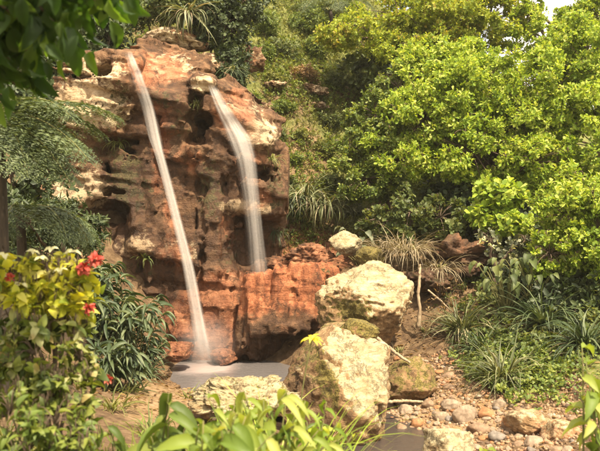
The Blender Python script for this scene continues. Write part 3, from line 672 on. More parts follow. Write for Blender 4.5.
boulder('boulder', 'wide tan rock lying behind the lip of the left waterfall', P(178, 42, 13.7), (.50, .5, .20), 71, M_CLIFF, attrs=lambda v, n: {'pale': .55 + 0 * v[:, 0], 'red': .35 + 0 * v[:, 0]}, amp=.1)
boulder('boulder', 'brown rock behind the lip of the right waterfall', P(214, 66, 13.5), (.26, .4, .20), 72, M_CLIFF, attrs=lambda v, n: {'pale': .4 + 0 * v[:, 0]}, amp=.1)
boulder('boulder', 'tan rock block on the hillside beneath the dark cliff top shrub', P(252, 62, 14.6), (.20, .22, .24), 73, M_CLIFF, attrs=lambda v, n: {'pale': .3 + 0 * v[:, 0], 'red': .2 + 0 * v[:, 0]}, amp=.24, nplanes=14, freq=3)
for k, (px, py, w, lb_) in enumerate([(275, 88, 10, 'low brown rock showing through the hillside scrub beside the right waterfall'), (312, 92, 13, 'flat tan outcrop halfway up the scrubby hillside'),
                                      (318, 108, 10, 'lower tan outcrop on the bare earth of the hillside'), (270, 112, 10, 'small pale stone on the hillside just right of the fall shelf')]):
    g = ground_at(px, py, 12); s = w * mpp(g[1])
    boulder('boulder', lb_, g + [0, 0, s * .15], (s, s, s * .55), 80 + k, M_CLIFF, attrs=lambda v, n: {'pale': .45 + 0 * v[:, 0], 'moss': .25 + 0 * v[:, 0]}, amp=.22, sub=5, nplanes=14, freq=3)
for k, (px, py, Y, d, red_, lb_) in enumerate([(180, 350, 11.15, (.2, .2, .14), .8, 'wet red rock at the left rim of the pool under the fall'), (152, 372, 9.6, (.19, .18, .11), .2, 'ochre stone at the left rim of the pool by the path'),
                                          (222, 358, 11.6, (.18, .2, .12), .85, 'wet red stone at the foot of the left waterfall'), (166, 388, 9.0, (.14, .14, .07), .1, 'flat tan stone beside the path at the pool edge')]):
    boulder('boulder', lb_, P(px, py, Y), d, 90 + k, attrs=lambda v, n, r=red_: {'red': r + 0 * v[:, 0], 'wet': .8 + 0 * v[:, 0]}, amp=.1, sub=5)

# pebbles in the stream bed
big_peb = [(452, 404, 11, 'pale', 'pale rounded cobble left of a cluster in the stream gravel'), (466, 413, 15, 'pale', 'large white cobble in the middle of the stream gravel'), (478, 428, 12, 'tan', 'tan egg shaped cobble below the large white cobble'),
           (487, 413, 10, 'orange', 'orange cobble right of the large white cobble'), (440, 415, 9, 'pale', 'cream cobble near the brown lichen boulder'), (497, 435, 9, 'grey', 'grey cobble near the bottom of the stream gravel'),
           (428, 404, 9, 'tan', 'tan cobble at the foot of the brown lichen boulder'), (405, 409, 8, 'pale', 'pale cobble lying under the short stick'), (512, 425, 12, 'tan', 'broad tan cobble toward the right of the gravel'),
           (462, 437, 11, 'orange', 'rust coloured cobble at the water beside the bottom boulder'), (533, 440, 10, 'pale', 'pale cobble near the pinkish stone at lower right'), (417, 422, 8, 'orange', 'orange cobble at the stream edge right of the largest boulder'),
           (500, 402, 9, 'pale', 'pale cobble below the strap leaved tuft'), (402, 428, 7, 'tan', 'tan cobble half in the stream by the largest boulder')]
for k, (px, py, w, c_, lb_) in enumerate(big_peb):
    g = ground_at(px, py + w * .4, 6); s = w * mpp(g[1]); rr = np.random.default_rng(300 + k)
    boulder('cobble', lb_, g + [0, 0, s * .22], (s * .85 * rr.uniform(.85, 1.1), s * rr.uniform(.7, 1), s * rr.uniform(.55, .75)), 300 + k, M_PEB[c_], sub=4, nplanes=7, amp=.04, cat='cobble', rz=rr.uniform(0, 3), pw=9)
protos = {}
rr = np.random.default_rng(77); placed = []
kinds = ['pale', 'tan', 'orange', 'grey']
PL = {'pale': 'small pale pebble scattered in the stream bed gravel', 'tan': 'small tan pebble scattered in the stream bed gravel', 'orange': 'small rust orange pebble scattered in the stream bed gravel', 'grey': 'small dark grey pebble scattered in the stream bed gravel'}
cnt = 0
while cnt < 270:
    px = rr.uniform(376, 575); py = (358 if 392 < px < 455 and rr.uniform() < .4 else 375 + (px - 376) * .22) + rr.uniform(0, 62)
    if py > 452 or (415 < px < 470 and py > 432): continue
    w = rr.uniform(2.2, 5.0) if rr.uniform() < .75 else rr.uniform(5, 7.5); 
    if any(abs(px - q[0]) < (w + q[2]) * .75 and abs(py - q[1]) < (w + q[2]) * .55 for q in placed): continue
    placed.append((px, py, w)); g = ground_at(px, py, 6); s = w * mpp(g[1])
    kd = kinds[rr.choice(4, p=[.36, .34, .18, .12])]; var = rr.integers(0, 3)
    key = (kd, var)
    if key not in protos:
        v, f = rock_shape((1, .85, .62), 400 + 10 * kinds.index(kd) + var, 3, 7, None, 9, .05)
        o = np_mesh('pebble', v * .05, [f], M_PEB[kd], smooth=True); protos[key] = o
    else:
        o = protos[key].copy(); COL.objects.link(o)
    o.location = (g[0], g[1], g[2] + s * .12); o.rotation_euler = (rr.uniform(-.3, .3), rr.uniform(-.3, .3), rr.uniform(0, 6)); o.scale = (s / .05,) * 3
    tag(o, PL[kd], 'pebble', kd + ' pebbles in the stream bed'); cnt += 1
# fine gravel between them
d1, f1 = ico(1); n = 5200
gp = np.stack([rr.uniform(.55, 3.0, n), rr.uniform(7.2, 10.6, n)], -1); gp[:, 0] += (gp[:, 1] - 8) * .05
gs = .008 + .022 * rr.uniform(0, 1, n) ** 2.5; gzv = H(gp[:, 0], gp[:, 1])
gv = d1[None] * gs[:, None, None] * rr.uniform(.6, 1.2, (n, 1, 3)) * (1 + .15 * rr.normal(size=(n, len(d1), 1))) + np.concatenate([gp, (gzv + gs * .2)[:, None]], 1)[:, None]
m, N, L, B = new_mat('mixed_gravel'); gm = N.new('ShaderNodeNewGeometry')
r_ = ramp(N, [(0, (.06, .035, .02)), (.3, (.17, .105, .055)), (.55, (.27, .18, .105)), (.85, (.24, .10, .04)), (1, (.36, .28, .20))]); L.new(gm.outputs['Random Per Island'], r_.inputs[0]); L.new(r_.outputs[0], B.inputs['Base Color']); B.inputs['Roughness'].default_value = .85
tag(np_mesh('gravel', gv.reshape(-1, 3), [(f1[None] + (np.arange(n) * len(d1))[:, None, None]).reshape(-1, 3)], m, smooth=True), 'fine brown and rust gravel of the stream bed', 'gravel', kind='stuff')

# ------------------------------------------------------------------ water
def water_mat(name, deep, foam, foam_c, foam_r):
    m, N, L, B = new_mat(name); tc = N.new('ShaderNodeTexCoord').outputs['Object']
    n = noise(N, L, tc, 1.8, 5, .6, .8)
    vm = N.new('ShaderNodeVectorMath'); vm.operation = 'DISTANCE'; L.new(tc, vm.inputs[0]); vm.inputs[1].default_value = foam_c
    d = math_(N, L, 'ADD', vm.outputs['Value'], math_(N, L, 'MULTIPLY', math_(N, L, 'SUBTRACT', n.outputs[0], .5), foam_r * .9))
    c = mixc(N, L, smooth(N, L, d, foam_r, foam_r * .1), deep, foam)
    L.new(c, B.inputs['Base Color']); B.inputs['Roughness'].default_value = .22; B.inputs['IOR'].default_value = 1.33
    n2 = noise(N, L, tc, 9, 4, .5); bp = N.new('ShaderNodeBump'); bp.inputs['Strength'].default_value = .3; bp.inputs['Distance'].default_value = .03
    L.new(n2.outputs[0], bp.inputs['Height']); L.new(bp.outputs[0], B.inputs['Normal']); return m
def sheet(name, poly, z, mat, step=.12):
    bm = bmesh.new(); vs = [bm.verts.new((x, y, z)) for x, y in poly]; bm.faces.new(vs); bmesh.ops.triangulate(bm, faces=bm.faces[:])
    me = bpy.data.meshes.new(name); bm.to_mesh(me); bm.free(); me.materials.append(mat)
    o = bpy.data.objects.new(name, me); COL.objects.link(o); return tag(o, kind='structure')
M_POOL = water_mat('milky_pool_water', (.10, .09, .088), (.36, .295, .275), tuple(float(q) for q in (P(208, 364, 11.4)[0], 11.3, .0)), .62)
sheet('pool_water', [(-2.3, 9.3), (-1.2, 9.0), (-.4, 8.9), (.3, 9.2), (.8, 9.6), (.7, 11), (.5, 12.3), (-1, 12.8), (-2.2, 12.6), (-2.4, 11)], 0.0, M_POOL)
M_STREAM = water_mat('stream_water', (.045, .036, .032), (.4, .36, .33), (20.0, 20.0, 0.0), .5)
sheet('stream_water', [(.3, 9.2), (.25, 8.2), (.4, 7.2), (.6, 6.2), (.9, 5.5), (1.7, 5.5), (1.6, 6.4), (1.45, 7.3), (1.35, 8.0), (1.2, 8.7), (.8, 9.4)], -.055, M_STREAM)

def waterfall(name, label, path, nrib, seed, width_k=1.0, dens=1.0, prof=((0, .5), (.3, .8), (1, .8))):
    rng = np.random.default_rng(seed); path = np.array(path, float); n = 60
    t = np.linspace(0, len(path) - 1, n); k = np.arange(len(path))
    pp = np.stack([np.interp(t, k, path[:, c]) for c in range(4)], -1)
    for _ in range(3): pp[1:-1] = (pp[:-2] + 2 * pp[1:-1] + pp[2:]) / 4
    cen = np.array([P(*q[:3]) for q in pp]); hw = pp[:, 3] * mpp(pp[:, 2]) * width_k
    fr = np.array([cliff_front(c[0], c[2], 2) for c in cen])
    yy = np.minimum(cen[:, 1], fr - .06)
    for q in range(n - 2, -1, -1): yy[q] = max(min(yy[q], yy[q + 1] + .25), yy[q + 1] - .0) if False else yy[q]
    for _ in range(4): yy[1:-1] = np.minimum(yy[1:-1], (yy[:-2] + 2 * yy[1:-1] + yy[2:]) / 4)
    cen = np.stack([cen[:, 0], yy, cen[:, 2]], -1)
    geos, uvs = [], []
    v_ = np.linspace(0, 1, n)
    for r in range(nrib):
        core = r < 3
        off = rng.normal(0, .10) if core else rng.uniform(-.75, .75)
        w = rng.uniform(.75, 1.0) if core else rng.uniform(.16, .45)
        dep = rng.uniform(-.05, .05); tw = rng.uniform(-.5, .5); cols = 6
        s0, s1 = (0, n) if core else sorted(rng.choice(n, 2, replace=False))
        if s1 - s0 < 20: s0, s1 = 0, n
        wob = .06 * np.sin(v_ * rng.uniform(2, 5) + rng.uniform(0, 6))
        u = np.linspace(-1, 1, cols)
        x = cen[:, None, 0] + hw[:, None] * (off + wob[:, None] + u[None] * w)
        y = cen[:, None, 1] - .03 - dep + hw[:, None] * (w * u[None] * tw + .35 * (u[None] ** 2) * w)
        z = np.broadcast_to(cen[:, None, 2], x.shape)
        V_ = np.stack([x, y, z], -1)[s0:s1]; m_ = s1 - s0
        i, j = np.meshgrid(np.arange(m_ - 1), np.arange(cols - 1), indexing='ij'); a = (i * cols + j).ravel()
        geos.append((V_.reshape(-1, 3), [np.stack([a, a + 1, a + cols + 1, a + cols], -1)]))
        uu = np.broadcast_to((u[None] + 1) / 2, (m_, cols)) + r * 3.0
        vv = np.broadcast_to(np.linspace(0, 1, m_)[:, None], (m_, cols))
        uvs.append(np.stack([uu, vv], -1).reshape(-1, 2))
    v, polys = merge(geos)
    m, N, L, B = new_mat(name + '_water')
    uvn = N.new('ShaderNodeUVMap').outputs[0]; sp = N.new('ShaderNodeSeparateXYZ'); L.new(uvn, sp.inputs[0])
    fu = math_(N, L, 'MODULO', sp.outputs[0], 3.0)
    edge = math_(N, L, 'MULTIPLY', smooth(N, L, fu, 0.0, .5), smooth(N, L, fu, 1.0, .5))
    ends = math_(N, L, 'MULTIPLY', smooth(N, L, sp.outputs[1], 0.0, .06), smooth(N, L, sp.outputs[1], 1.0, .93))
    mp = N.new('ShaderNodeMapping'); mp.inputs['Scale'].default_value = (7, 1.1, 1); L.new(uvn, mp.inputs[0])
    ns = noise(N, L, mp.outputs[0], 1.6, 5, .6, .2)
    al = math_(N, L, 'MULTIPLY', math_(N, L, 'MULTIPLY', edge, ends), math_(N, L, 'MULTIPLY', smooth(N, L, ns.outputs[0], .22, .78), .46 * dens), True)
    pr = ramp(N, [(a_, (b_, b_, b_)) for a_, b_ in prof]); L.new(sp.outputs[1], pr.inputs[0]); al = math_(N, L, 'MULTIPLY', al, pr.outputs[0])
    di = N.new('ShaderNodeBsdfDiffuse'); di.inputs[0].default_value = (.80, .76, .72, 1)
    tr = N.new('ShaderNodeBsdfTranslucent'); tr.inputs[0].default_value = (.80, .76, .72, 1)
    mx = N.new('ShaderNodeMixShader'); mx.inputs[0].default_value = .5; L.new(di.outputs[0], mx.inputs[1]); L.new(tr.outputs[0], mx.inputs[2])
    tp = N.new('ShaderNodeBsdfTransparent'); m2 = N.new('ShaderNodeMixShader'); L.new(al, m2.inputs[0]); L.new(tp.outputs[0], m2.inputs[1]); L.new(mx.outputs[0], m2.inputs[2])
    L.new(m2.outputs[0], N['Material Output'].inputs[0])
    o = np_mesh(name, v, polys, m, smooth=True, loc=cen[-1], uv=np.concatenate(uvs))
    return tag(o, label, 'waterfall')
waterfall('waterfall', 'tall thin white waterfall slanting from the cap slab down to the pool',
          [(129, 50, 12.2, 5), (139, 75, 12.0, 8), (148, 105, 11.9, 8.5), (155, 138, 11.85, 8.5), (159, 152, 11.82, 6.5), (168, 185, 11.8, 6.5), (178, 225, 11.72, 7), (188, 265, 11.65, 8), (197, 315, 11.58, 9.5), (206, 366, 11.5, 13)], 18, 1, .82, prof=((0, .45), (.2, .5), (.30, .75), (.36, 1), (.7, .85), (1, .7)))
waterfall('waterfall', 'shorter fanned waterfall dropping off the right shelf onto the orange ledge',
          [(213, 86, 12.2, 5), (221, 104, 12.05, 7.5), (231, 122, 11.95, 11), (240, 138, 11.88, 14), (247, 160, 11.8, 12), (252, 200, 11.76, 10), (256, 240, 11.74, 10), (260, 284, 11.72, 12)], 18, 2, .92, .9, prof=((0, .55), (.28, 1), (.45, .85), (.6, .5), (1, .36)))
# mist where the tall fall lands
d3, f3 = ico(3)
m, N, L, B = new_mat('spray_mist'); N.remove(B); vp = N.new('ShaderNodeVolumePrincipled');  vp.inputs['Color'].default_value = (.95, .92, .9, 1)
tcm = N.new('ShaderNodeTexCoord').outputs['Object']; vl = N.new('ShaderNodeVectorMath'); vl.operation = 'LENGTH'; L.new(tcm, vl.inputs[0])
L.new(math_(N, L, 'MULTIPLY', smooth(N, L, vl.outputs['Value'], .5, .0), .75), vp.inputs['Density'])
L.new(vp.outputs[0], N['Material Output'].inputs['Volume'])
o = np_mesh('mist', d3 * [.55, .5, .55], [f3], m, smooth=True); o.location = tuple(P(206, 345, 11.25)); tag(o, 'soft spray where the tall waterfall hits the pool', 'mist', kind='stuff')

# ------------------------------------------------------------------ shrubs and trees
def plant(name, label, cat, base, lobes, leaf, size, wid, dens, seed, k=7, tmpl=LEAF_OBO, trunk=.05, up=.55, gap=-.25, group=None, spread=(35, 85), part='crown', stem='trunk', bark=None, inner=.5, clump=0):
    """lobes: (centre xyz, (rx, ry, rz)); trunk limbs run from the base to every lobe"""
    rng = np.random.default_rng(seed); root = thing(name, label, cat, base, group); base = np.asarray(base, float)
    gl, gs = [], []
    cen = np.mean([l[0] for l in lobes], 0); fork = base + (cen - base) * .4
    tk = child(stem, tube(curve(base - [0, 0, .1], fork, [.05, .02, 0], 6, trunk * .3, rng), np.linspace(trunk, trunk * .75, 6)), bark or M_BARK, root, True)
    for q, (c, r) in enumerate(lobes):
        c = np.asarray(c, float); r = np.asarray(r, float)
        lg = [tube(curve(fork, c, [0, 0, .12 * np.linalg.norm(c - fork)], 7, trunk * .4, rng), np.linspace(trunk * .6, trunk * .15, 7), 6)]
        if clump:                                                    # foliage masses round the ends of the limb
            d0 = rand_dirs(rng, int(clump)); rs = np.mean(r) * rng.uniform(.14, .42, len(d0))
            subs = [(c + d_ * r * rng.uniform(.55, 1.08), np.array([1.15, 1.1, .82]) * r_) for d_, r_ in zip(d0, rs)]
        else: subs = [(c, r)]
        for qq, (c2, r2) in enumerate(subs):
            p, d = crown_points(rng, c2, r2, dens, seed * 13 + q * 40 + qq, gap, inner)
            if clump: lg.append(tube(curve(c, c2, [0, 0, .05], 5), np.linspace(min(trunk * .2, .012), min(trunk * .06, .005), 5), 4))
            if len(p) == 0: continue
            for e in p[rng.choice(len(p), min(len(p), 4 if clump else 14), replace=False)]:
                lg.append(tube(curve(c2 + (e - c2) * .1, e, [0, 0, .06], 5), np.linspace(min(trunk * .12, .007), min(trunk * .035, .003), 5), 4))
            ax = nrm(d * .75 + np.array([0, -.08, up]) + rng.normal(0, .35, d.shape))
            gl.append(rosettes(rng, p, ax, k, size, wid, tmpl, spread))
        sub('branch' if stem == 'trunk' else 'side_stem', merge(lg), bark or M_BARK, tk, root)
    child(part, merge(gl), LM[leaf], root)
    return root
def plant_px(name, label, cat, base, lobes, *a, **kw):
    L3 = [(P(px, py, Y), (rx * mpp(Y), ry_ if ry_ else rx * mpp(Y) * .9, rz * mpp(Y))) for (px, py, Y, rx, rz, ry_) in [(*l, None)[:6] if len(l) == 5 else l for l in lobes]]
    return plant(name, label, cat, base, L3, *a, **kw)

plant_px('tree', 'large sunlit yellow green tree filling the right side behind the stream', 'tree', on_ground(2.9, 14.2),
         [(425, 118, 13.6, 50, 44), (480, 92, 13.9, 58, 46), (545, 105, 13.6, 58, 48), (600, 85, 13.8, 60, 60), (470, 150, 13.2, 50, 34), (530, 165, 13.0, 46, 32), (398, 160, 13.4, 36, 30), (600, 150, 13, 50, 40), (450, 70, 14.4, 50, 36), (575, 50, 14.5, 50, 36)],
         'lime', .074, .52, 165, 11, k=5, spread=(15, 105), trunk=.13, gap=-.12, inner=.2, clump=40)
plant_px('tree', 'golden green tree spreading along the top right edge above the dark hollow', 'tree', on_ground(2.6, 17.6),
         [(400, 18, 16.2, 60, 26), (355, 36, 15.8, 36, 16), (445, 22, 16, 50, 28), (490, 20, 16.4, 44, 34), (420, 48, 15.6, 50, 16), (440, -22, 17, 50, 26), (490, -20, 16.8, 50, 26)],
         'gold', .076, .52, 150, 12, k=5, spread=(15, 105), trunk=.13, gap=-.12, inner=.2, clump=34)
plant_px('tree', 'bright tree crown in the top right corner beside the patch of white sky', 'tree', on_ground(6.3, 16.2),
         [(600, 25, 15.8, 38, 34), (640, 0, 15.8, 60, 60), (585, 60, 15.4, 44, 30), (545, 40, 15.5, 32, 22), (572, 22, 15.7, 20, 24), (530, 12, 15.9, 14, 22)], 'lime', .076, .52, 160, 13, k=5, spread=(15, 105), trunk=.12, gap=-.12, inner=.2, clump=32)
plant_px('shrub', 'lime green shrub at the right edge below the large tree', 'shrub', on_ground(4.0, 11.2),
         [(565, 215, 11, 40, 34), (600, 235, 10.8, 45, 50), (550, 255, 10.8, 26, 24), (590, 190, 11.2, 40, 28)], 'lime', .068, .54, 205, 14, k=5, spread=(15, 105), trunk=.05, gap=-.12, inner=.2, clump=32)
plant_px('shrub', 'dark hollow shrub under the golden tree at the top of the slope', 'shrub', on_ground(1.6, 16.8),
         [(362, 72, 16.4, 26, 20), (400, 78, 15.8, 36, 24), (385, 60, 16.5, 36, 22)], 'mid', .13, .55, 75, 15)
plant_px('shrub', 'fresh green shrub on the left flank of the large tree', 'shrub', on_ground(1.5, 14.3),
         [(375, 115, 14, 30, 34), (350, 150, 13.8, 30, 34), (390, 150, 13.6, 30, 30), (365, 180, 13.4, 36, 24), (400, 90, 14.2, 26, 22)], 'fresh', .072, .52, 150, 16, k=6, spread=(15, 105), inner=.2, clump=28)
plant_px('shrub', 'mid green rounded shrub standing above the pale upright trunk', 'shrub', on_ground(1.7, 13.0),
         [(410, 212, 12.8, 32, 26), (440, 218, 12.6, 32, 24), (385, 222, 12.8, 24, 20)], 'mid', .085, .6, 140, 17, inner=.25, clump=14)
plant_px('shrub', 'dim undergrowth shrub beneath the middle of the large tree', 'shrub', on_ground(2.6, 13.2),
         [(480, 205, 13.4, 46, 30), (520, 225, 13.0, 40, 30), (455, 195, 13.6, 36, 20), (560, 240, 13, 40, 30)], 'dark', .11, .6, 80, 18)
plant_px('shrub', 'sunlit spray of pale leaves low under the large tree', 'shrub', on_ground(2.75, 12.0),
         [(500, 195, 12.3, 30, 16), (485, 215, 12.2, 20, 14), (510, 222, 12, 22, 12)], 'lime', .115, .6, 120, 19)
plant_px('shrub', 'small shrub with silvery white leaf tips below the large tree', 'shrub', on_ground(2.75, 11.8),
         [(490, 240, 11.8, 16, 12), (512, 250, 11.7, 20, 16), (503, 268, 11.6, 14, 10), (525, 240, 11.7, 14, 10)], 'grey', .085, .6, 75, 20, gap=-.05)
plant_px('shrub', 'sprinkling of cream white leaf tips standing out from the shade below the large tree', 'shrub', on_ground(2.7, 11.6),
         [(488, 241, 11.4, 14, 8), (510, 252, 11.4, 14, 12)], 'white', .06, .6, 38, 24, k=4, gap=.0)
plant_px('shrub', 'dark leafy shrub filling the shade at the right edge above the ground cover', 'shrub', on_ground(3.7, 10.9),
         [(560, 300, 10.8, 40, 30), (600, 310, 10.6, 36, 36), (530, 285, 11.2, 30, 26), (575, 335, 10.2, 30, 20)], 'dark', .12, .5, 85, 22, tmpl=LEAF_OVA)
# cliff-top vegetation
plant_px('shrub', 'dense dark green shrub hanging over the cliff top above the right waterfall', 'shrub', on_ground(-1.5, 14.0),
         [(225, 25, 13.6, 30, 30), (232, 62, 13.4, 20, 24), (205, 20, 13.6, 24, 24), (240, 80, 13.3, 12, 16), (240, 5, 13.8, 30, 26)], 'dark', .075, .55, 190, 25, gap=-.35)
plant_px('shrub', 'greyish shrub at the top edge left of the dark cliff top shrub', 'shrub', on_ground(-2.5, 14.2),
         [(165, 5, 13.8, 30, 20), (185, -8, 14, 36, 24), (140, 12, 13.8, 20, 16)], 'mid', .09, .5, 130, 26)
plant_px('shrub', 'shadowy shrub behind the left end of the cliff top', 'shrub', on_ground(-3.3, 13.6),
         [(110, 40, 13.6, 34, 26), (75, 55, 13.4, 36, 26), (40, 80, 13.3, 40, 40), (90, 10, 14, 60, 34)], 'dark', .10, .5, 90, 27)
# hillside scrub
hs = [(262, 20, 20, 20, 'fresh', 'green scrub bush high on the hillside right of the dark cliff shrub'), (300, 18, 24, 20, 'fresh', 'green scrub bush at the top edge above the bare slope'),
      (285, 45, 20, 14, 'mid', 'green bush on the upper hillside below the topmost scrub'), (318, 44, 20, 16, 'fresh', 'fresh green bush beside the dark hollow on the slope'), (260, 50, 14, 12, 'fresh', 'small fresh green bush touching the dark cliff shrub'),
      (300, 70, 18, 12, 'brown', 'brown dry bush in the middle of the hillside'), (335, 78, 16, 14, 'mid', 'green bush at the left foot of the dark hollow'), (275, 75, 14, 10, 'olive', 'low olive bush above the low brown hillside rock'),
      (250, 100, 16, 12, 'fresh', 'bright low bush beside the right waterfall shelf'), (285, 105, 18, 10, 'fresh', 'bright low bush between the two hillside rocks'), (330, 118, 16, 12, 'mid', 'green bush below the tan outcrop'),
      (272, 130, 14, 12, 'mid', 'green bush close to the end of the waterfall shelf'), (300, 132, 16, 10, 'olive', 'low olive bush above the bare earth patch'), (325, 145, 14, 12, 'olive', 'olive bush left of the fresh green shrub'),
      (290, 155, 14, 9, 'fresh', 'small fresh bush on the left margin of the bare earth'), (282, 178, 14, 10, 'mid', 'green bush at the right flank of the cliff'), (330, 180, 18, 12, 'mid', 'green bush at the foot of the bare earth patch'),
      (310, 200, 18, 10, 'olive', 'low olive bush above the long strap leaved tuft'), (345, 205, 16, 12, 'grey', 'grey green bush left of the rounded shrub')]
for k, (px, py, w, h, lf, lb_) in enumerate(hs):
    g = ground_at(px, py + h * .8, 12.5); s = mpp(g[1])
    rr2 = np.random.default_rng(500 + k)
    lobes = [(g + np.array([rr2.uniform(-.6, .6) * w * s, rr2.uniform(-.2, .3) * w * s, rr2.uniform(.3, .8) * h * s]), (w * s * rr2.uniform(.5, .8), w * s * .7, h * s * rr2.uniform(.6, .9))) for _ in range(4)]
    plant('scrub_bush', lb_, 'bush', g, lobes, lf, .058 if lf != 'grey' else .075, .42, 190, 500 + k, k=6, trunk=.025, group='scrub bushes on the hillside', gap=-.2, part='foliage', stem='stem')
# broad heart-leaved plants
def heart_plant(label, base, n, R, size, leaf, seed, h=.5, cat='plant', tmpl=LEAF_HEART, wid=.8):
    rng = np.random.default_rng(seed); root = thing('broad_leaf_plant', label, cat, base); base = np.asarray(base, float)
    ph = rng.uniform(0, 6.28, n); rad = R * rng.uniform(.15, 1, n) ** .6; hh = h * rng.uniform(.35, 1.1, n)
    tip = base + np.stack([rad * np.cos(ph), rad * np.sin(ph), hh], -1)
    st = merge([tube(curve(base + rng.normal(0, .02, 3) * [1, 1, 0], q, [0, 0, .05], 5), np.linspace(.008, .004, 5), 5) for q in tip])
    out = np.stack([np.cos(ph), np.sin(ph), rng.uniform(-.9, .1, n)], -1) + np.array([0, -.5, 0])
    sz = size * rng.uniform(.6, 1.15, n)
    child('stem', st, M_STEM, root, True); child('leaves', leaves(tmpl, tip, out, np.array([[0, -.35, 1.0]]) + rng.normal(0, .3, (n, 3)), sz, sz * wid), LM[leaf], root, True)
    return root
heart_plant('large drooping green leaved plant in the shade below the silvery shrub', on_ground(2.75, 11.0), 44, .40, .17, 'mid', 601, .78, tmpl=LEAF_BROAD, wid=.52)
heart_plant('drooping dull green leaved plant right of the silvery shrub', on_ground(3.1, 10.9), 34, .38, .17, 'mid', 602, .7, tmpl=LEAF_BROAD, wid=.52)
heart_plant('silvery broad leaved plant between the round pale rock and the rounded shrub', on_ground(.95, 12.7), 40, .36, .15, 'grey', 603, .6, tmpl=LEAF_BROAD, wid=.6)
# grey-green dead thicket twigs on the bank
# ------------------------------------------------------------------ strap-leaved tufts
def tuft(label, base, n, L, w, leaf, seed, elev=(35, 85), droop=2.0, rad=.06, group=None, name='strap_leaf_plant', az=None):
    rng = np.random.default_rng(seed); base = np.asarray(base, float); root = thing(name, label, 'plant', base, group)
    child('leaves', strap(rng, base, n, L, w, elev, droop, 8, rad, az), LM[leaf], root, True)
    if leaf in ('strap', 'lance') and n > 60: child('dead_leaves', strap(rng, base, n // 6, L * .85, w * .8, (-10, 50), droop * 1.1, 8, rad, az), LM['straw'], root, True)
    cr = rng.uniform(0, 6.28, 7); child('root_crown', merge([tube(curve(base + [0, 0, -.04], base + [rad * .5 * math.cos(q), rad * .5 * math.sin(q), .06], [0, 0, 0], 4), [.02, .018, .014, .006], 5) for q in cr]), M_STEM, root, True)
    return root
tuft('pale arching strap leaved tuft beside the pale upright trunk', ground_at(462, 335, 8), 240, .74, .020, 'strap', 701)
tuft('wide grey green strap leaved tuft at the edge of the stream gravel', ground_at(503, 384, 8), 260, .74, .020, 'strap', 702, rad=.08)
tuft('dull strap leaved tuft hidden behind the wide tuft', ground_at(482, 356, 8), 160, .6, .02, 'lance', 703)
tuft('dark strap leaved tuft in the shade at the right under the drooping plants', ground_at(545, 330, 8), 220, .85, .026, 'lance', 704)
tuft('shaded strap leaved tuft at the far right edge', ground_at(585, 350, 8), 170, .75, .028, 'lance', 705)
tuft('strap leaved tuft hanging down the bank right of the right waterfall', P(305, 196, 13.6), 130, .85, .026, 'strap', 706, elev=(-10, 70), droop=2.4, rad=.14)
tuft('second hanging strap leaved tuft further right on the same bank', P(326, 204, 13.4), 110, .8, .026, 'strap', 707, elev=(-10, 70), droop=2.4, rad=.12)
tuft('strap leaved tuft hanging beside the right flank of the cliff', P(287, 200, 13.5), 80, .7, .024, 'lance', 708, elev=(-10, 70), droop=2.4, rad=.10)
tuft('pale spiky tuft hanging over the cliff top behind the waterfalls', P(187, 12, 13.3), 110, .75, .03, 'strap', 709, elev=(-30, 60), droop=2.0, rad=.08)
tuft('dry straw coloured tuft on the bank above the pale upright trunk', P(405, 250, 12.0), 300, .6, .012, 'straw', 710, elev=(0, 80), droop=2.2, rad=.3)
tuft('dry drooping tuft left of the brown earthy bank', P(385, 252, 12.2), 240, .5, .011, 'straw', 711, elev=(0, 80), droop=2.2, rad=.2)
tuft('dry grass tuft hanging over the brown earthy bank', P(440, 268, 11.9), 240, .5, .011, 'straw', 712, elev=(-10, 70), droop=2.4, rad=.2)
tuft('thin drooping tuft at the top edge beside the dark cliff shrub', P(232, 70, 13.1), 70, .5, .016, 'lance', 713, elev=(-40, 50), droop=1.5, rad=.1)

# lance-leaved thicket on the left bank
def thicket(label, base, n, R, h, L, w, leaf, seed, az0=0.0, name='lance_leaf_plant', per=9, lean=.4, tmpl=LEAF_LANCE):
    rng = np.random.default_rng(seed); base = np.asarray(base, float); root = thing(name, label, 'plant', base); st, lp, ld, lnn = [], [], [], []
    for _ in range(n):
        o = rng.normal(0, R * .35, 3) * [1, 1, 0]; ph = rng.uniform(0, 6.28)
        d = np.array([math.cos(ph), math.sin(ph), 0]) * lean + np.array([math.cos(az0), math.sin(az0), 0]) * lean * .8
        hh = h * rng.uniform(.55, 1.1); b0 = base + o; tp = b0 + d * hh + [0, 0, hh]
        pts = curve(b0, tp, [0, 0, .14 * hh], 9); st.append(tube(pts, np.linspace(.007, .003, 9), 5))
        for q in range(per):
            t = .25 + .75 * q / (per - 1); k = t * 8; a = int(min(k, 7)); p = pts[a] + (pts[a + 1] - pts[a]) * (k - a)
            al = rng.uniform(0, 6.28); dd = d * .9 + np.array([math.cos(al), math.sin(al), rng.uniform(-.1, .6)]) * .8
            lp.append(p); ld.append(dd); lnn.append(np.array([0, -.2, 1]) + rng.normal(0, .25, 3))
    sz = L * rng.uniform(.6, 1.15, len(lp))
    child('stem', merge(st), M_STEM, root, True); child('leaves', leaves(tmpl, np.array(lp), np.array(ld), np.array(lnn), sz, w * sz / L), LM[leaf], root, True)
    return root
thicket('dense lance leaved thicket on the left bank above the pool', ground_at(112, 352, 6), 34, .55, .62, .24, .040, 'lance', 801, -.6, lean=.35, per=12)
thicket('lance leaved clump nearest the path on the left bank', ground_at(112, 388, 5), 20, .4, .45, .22, .038, 'lance', 802, -.5, lean=.4, per=12)
thicket('upper lance leaved clump behind the red flowers', ground_at(92, 318, 6), 26, .6, .62, .25, .042, 'lance', 803, -.5, lean=.3, per=12)
thicket('lance leaved clump touching the wet rocks left of the pool', P(140, 366, 9.6), 14, .3, .34, .20, .032, 'lance', 804, -.3, lean=.5)
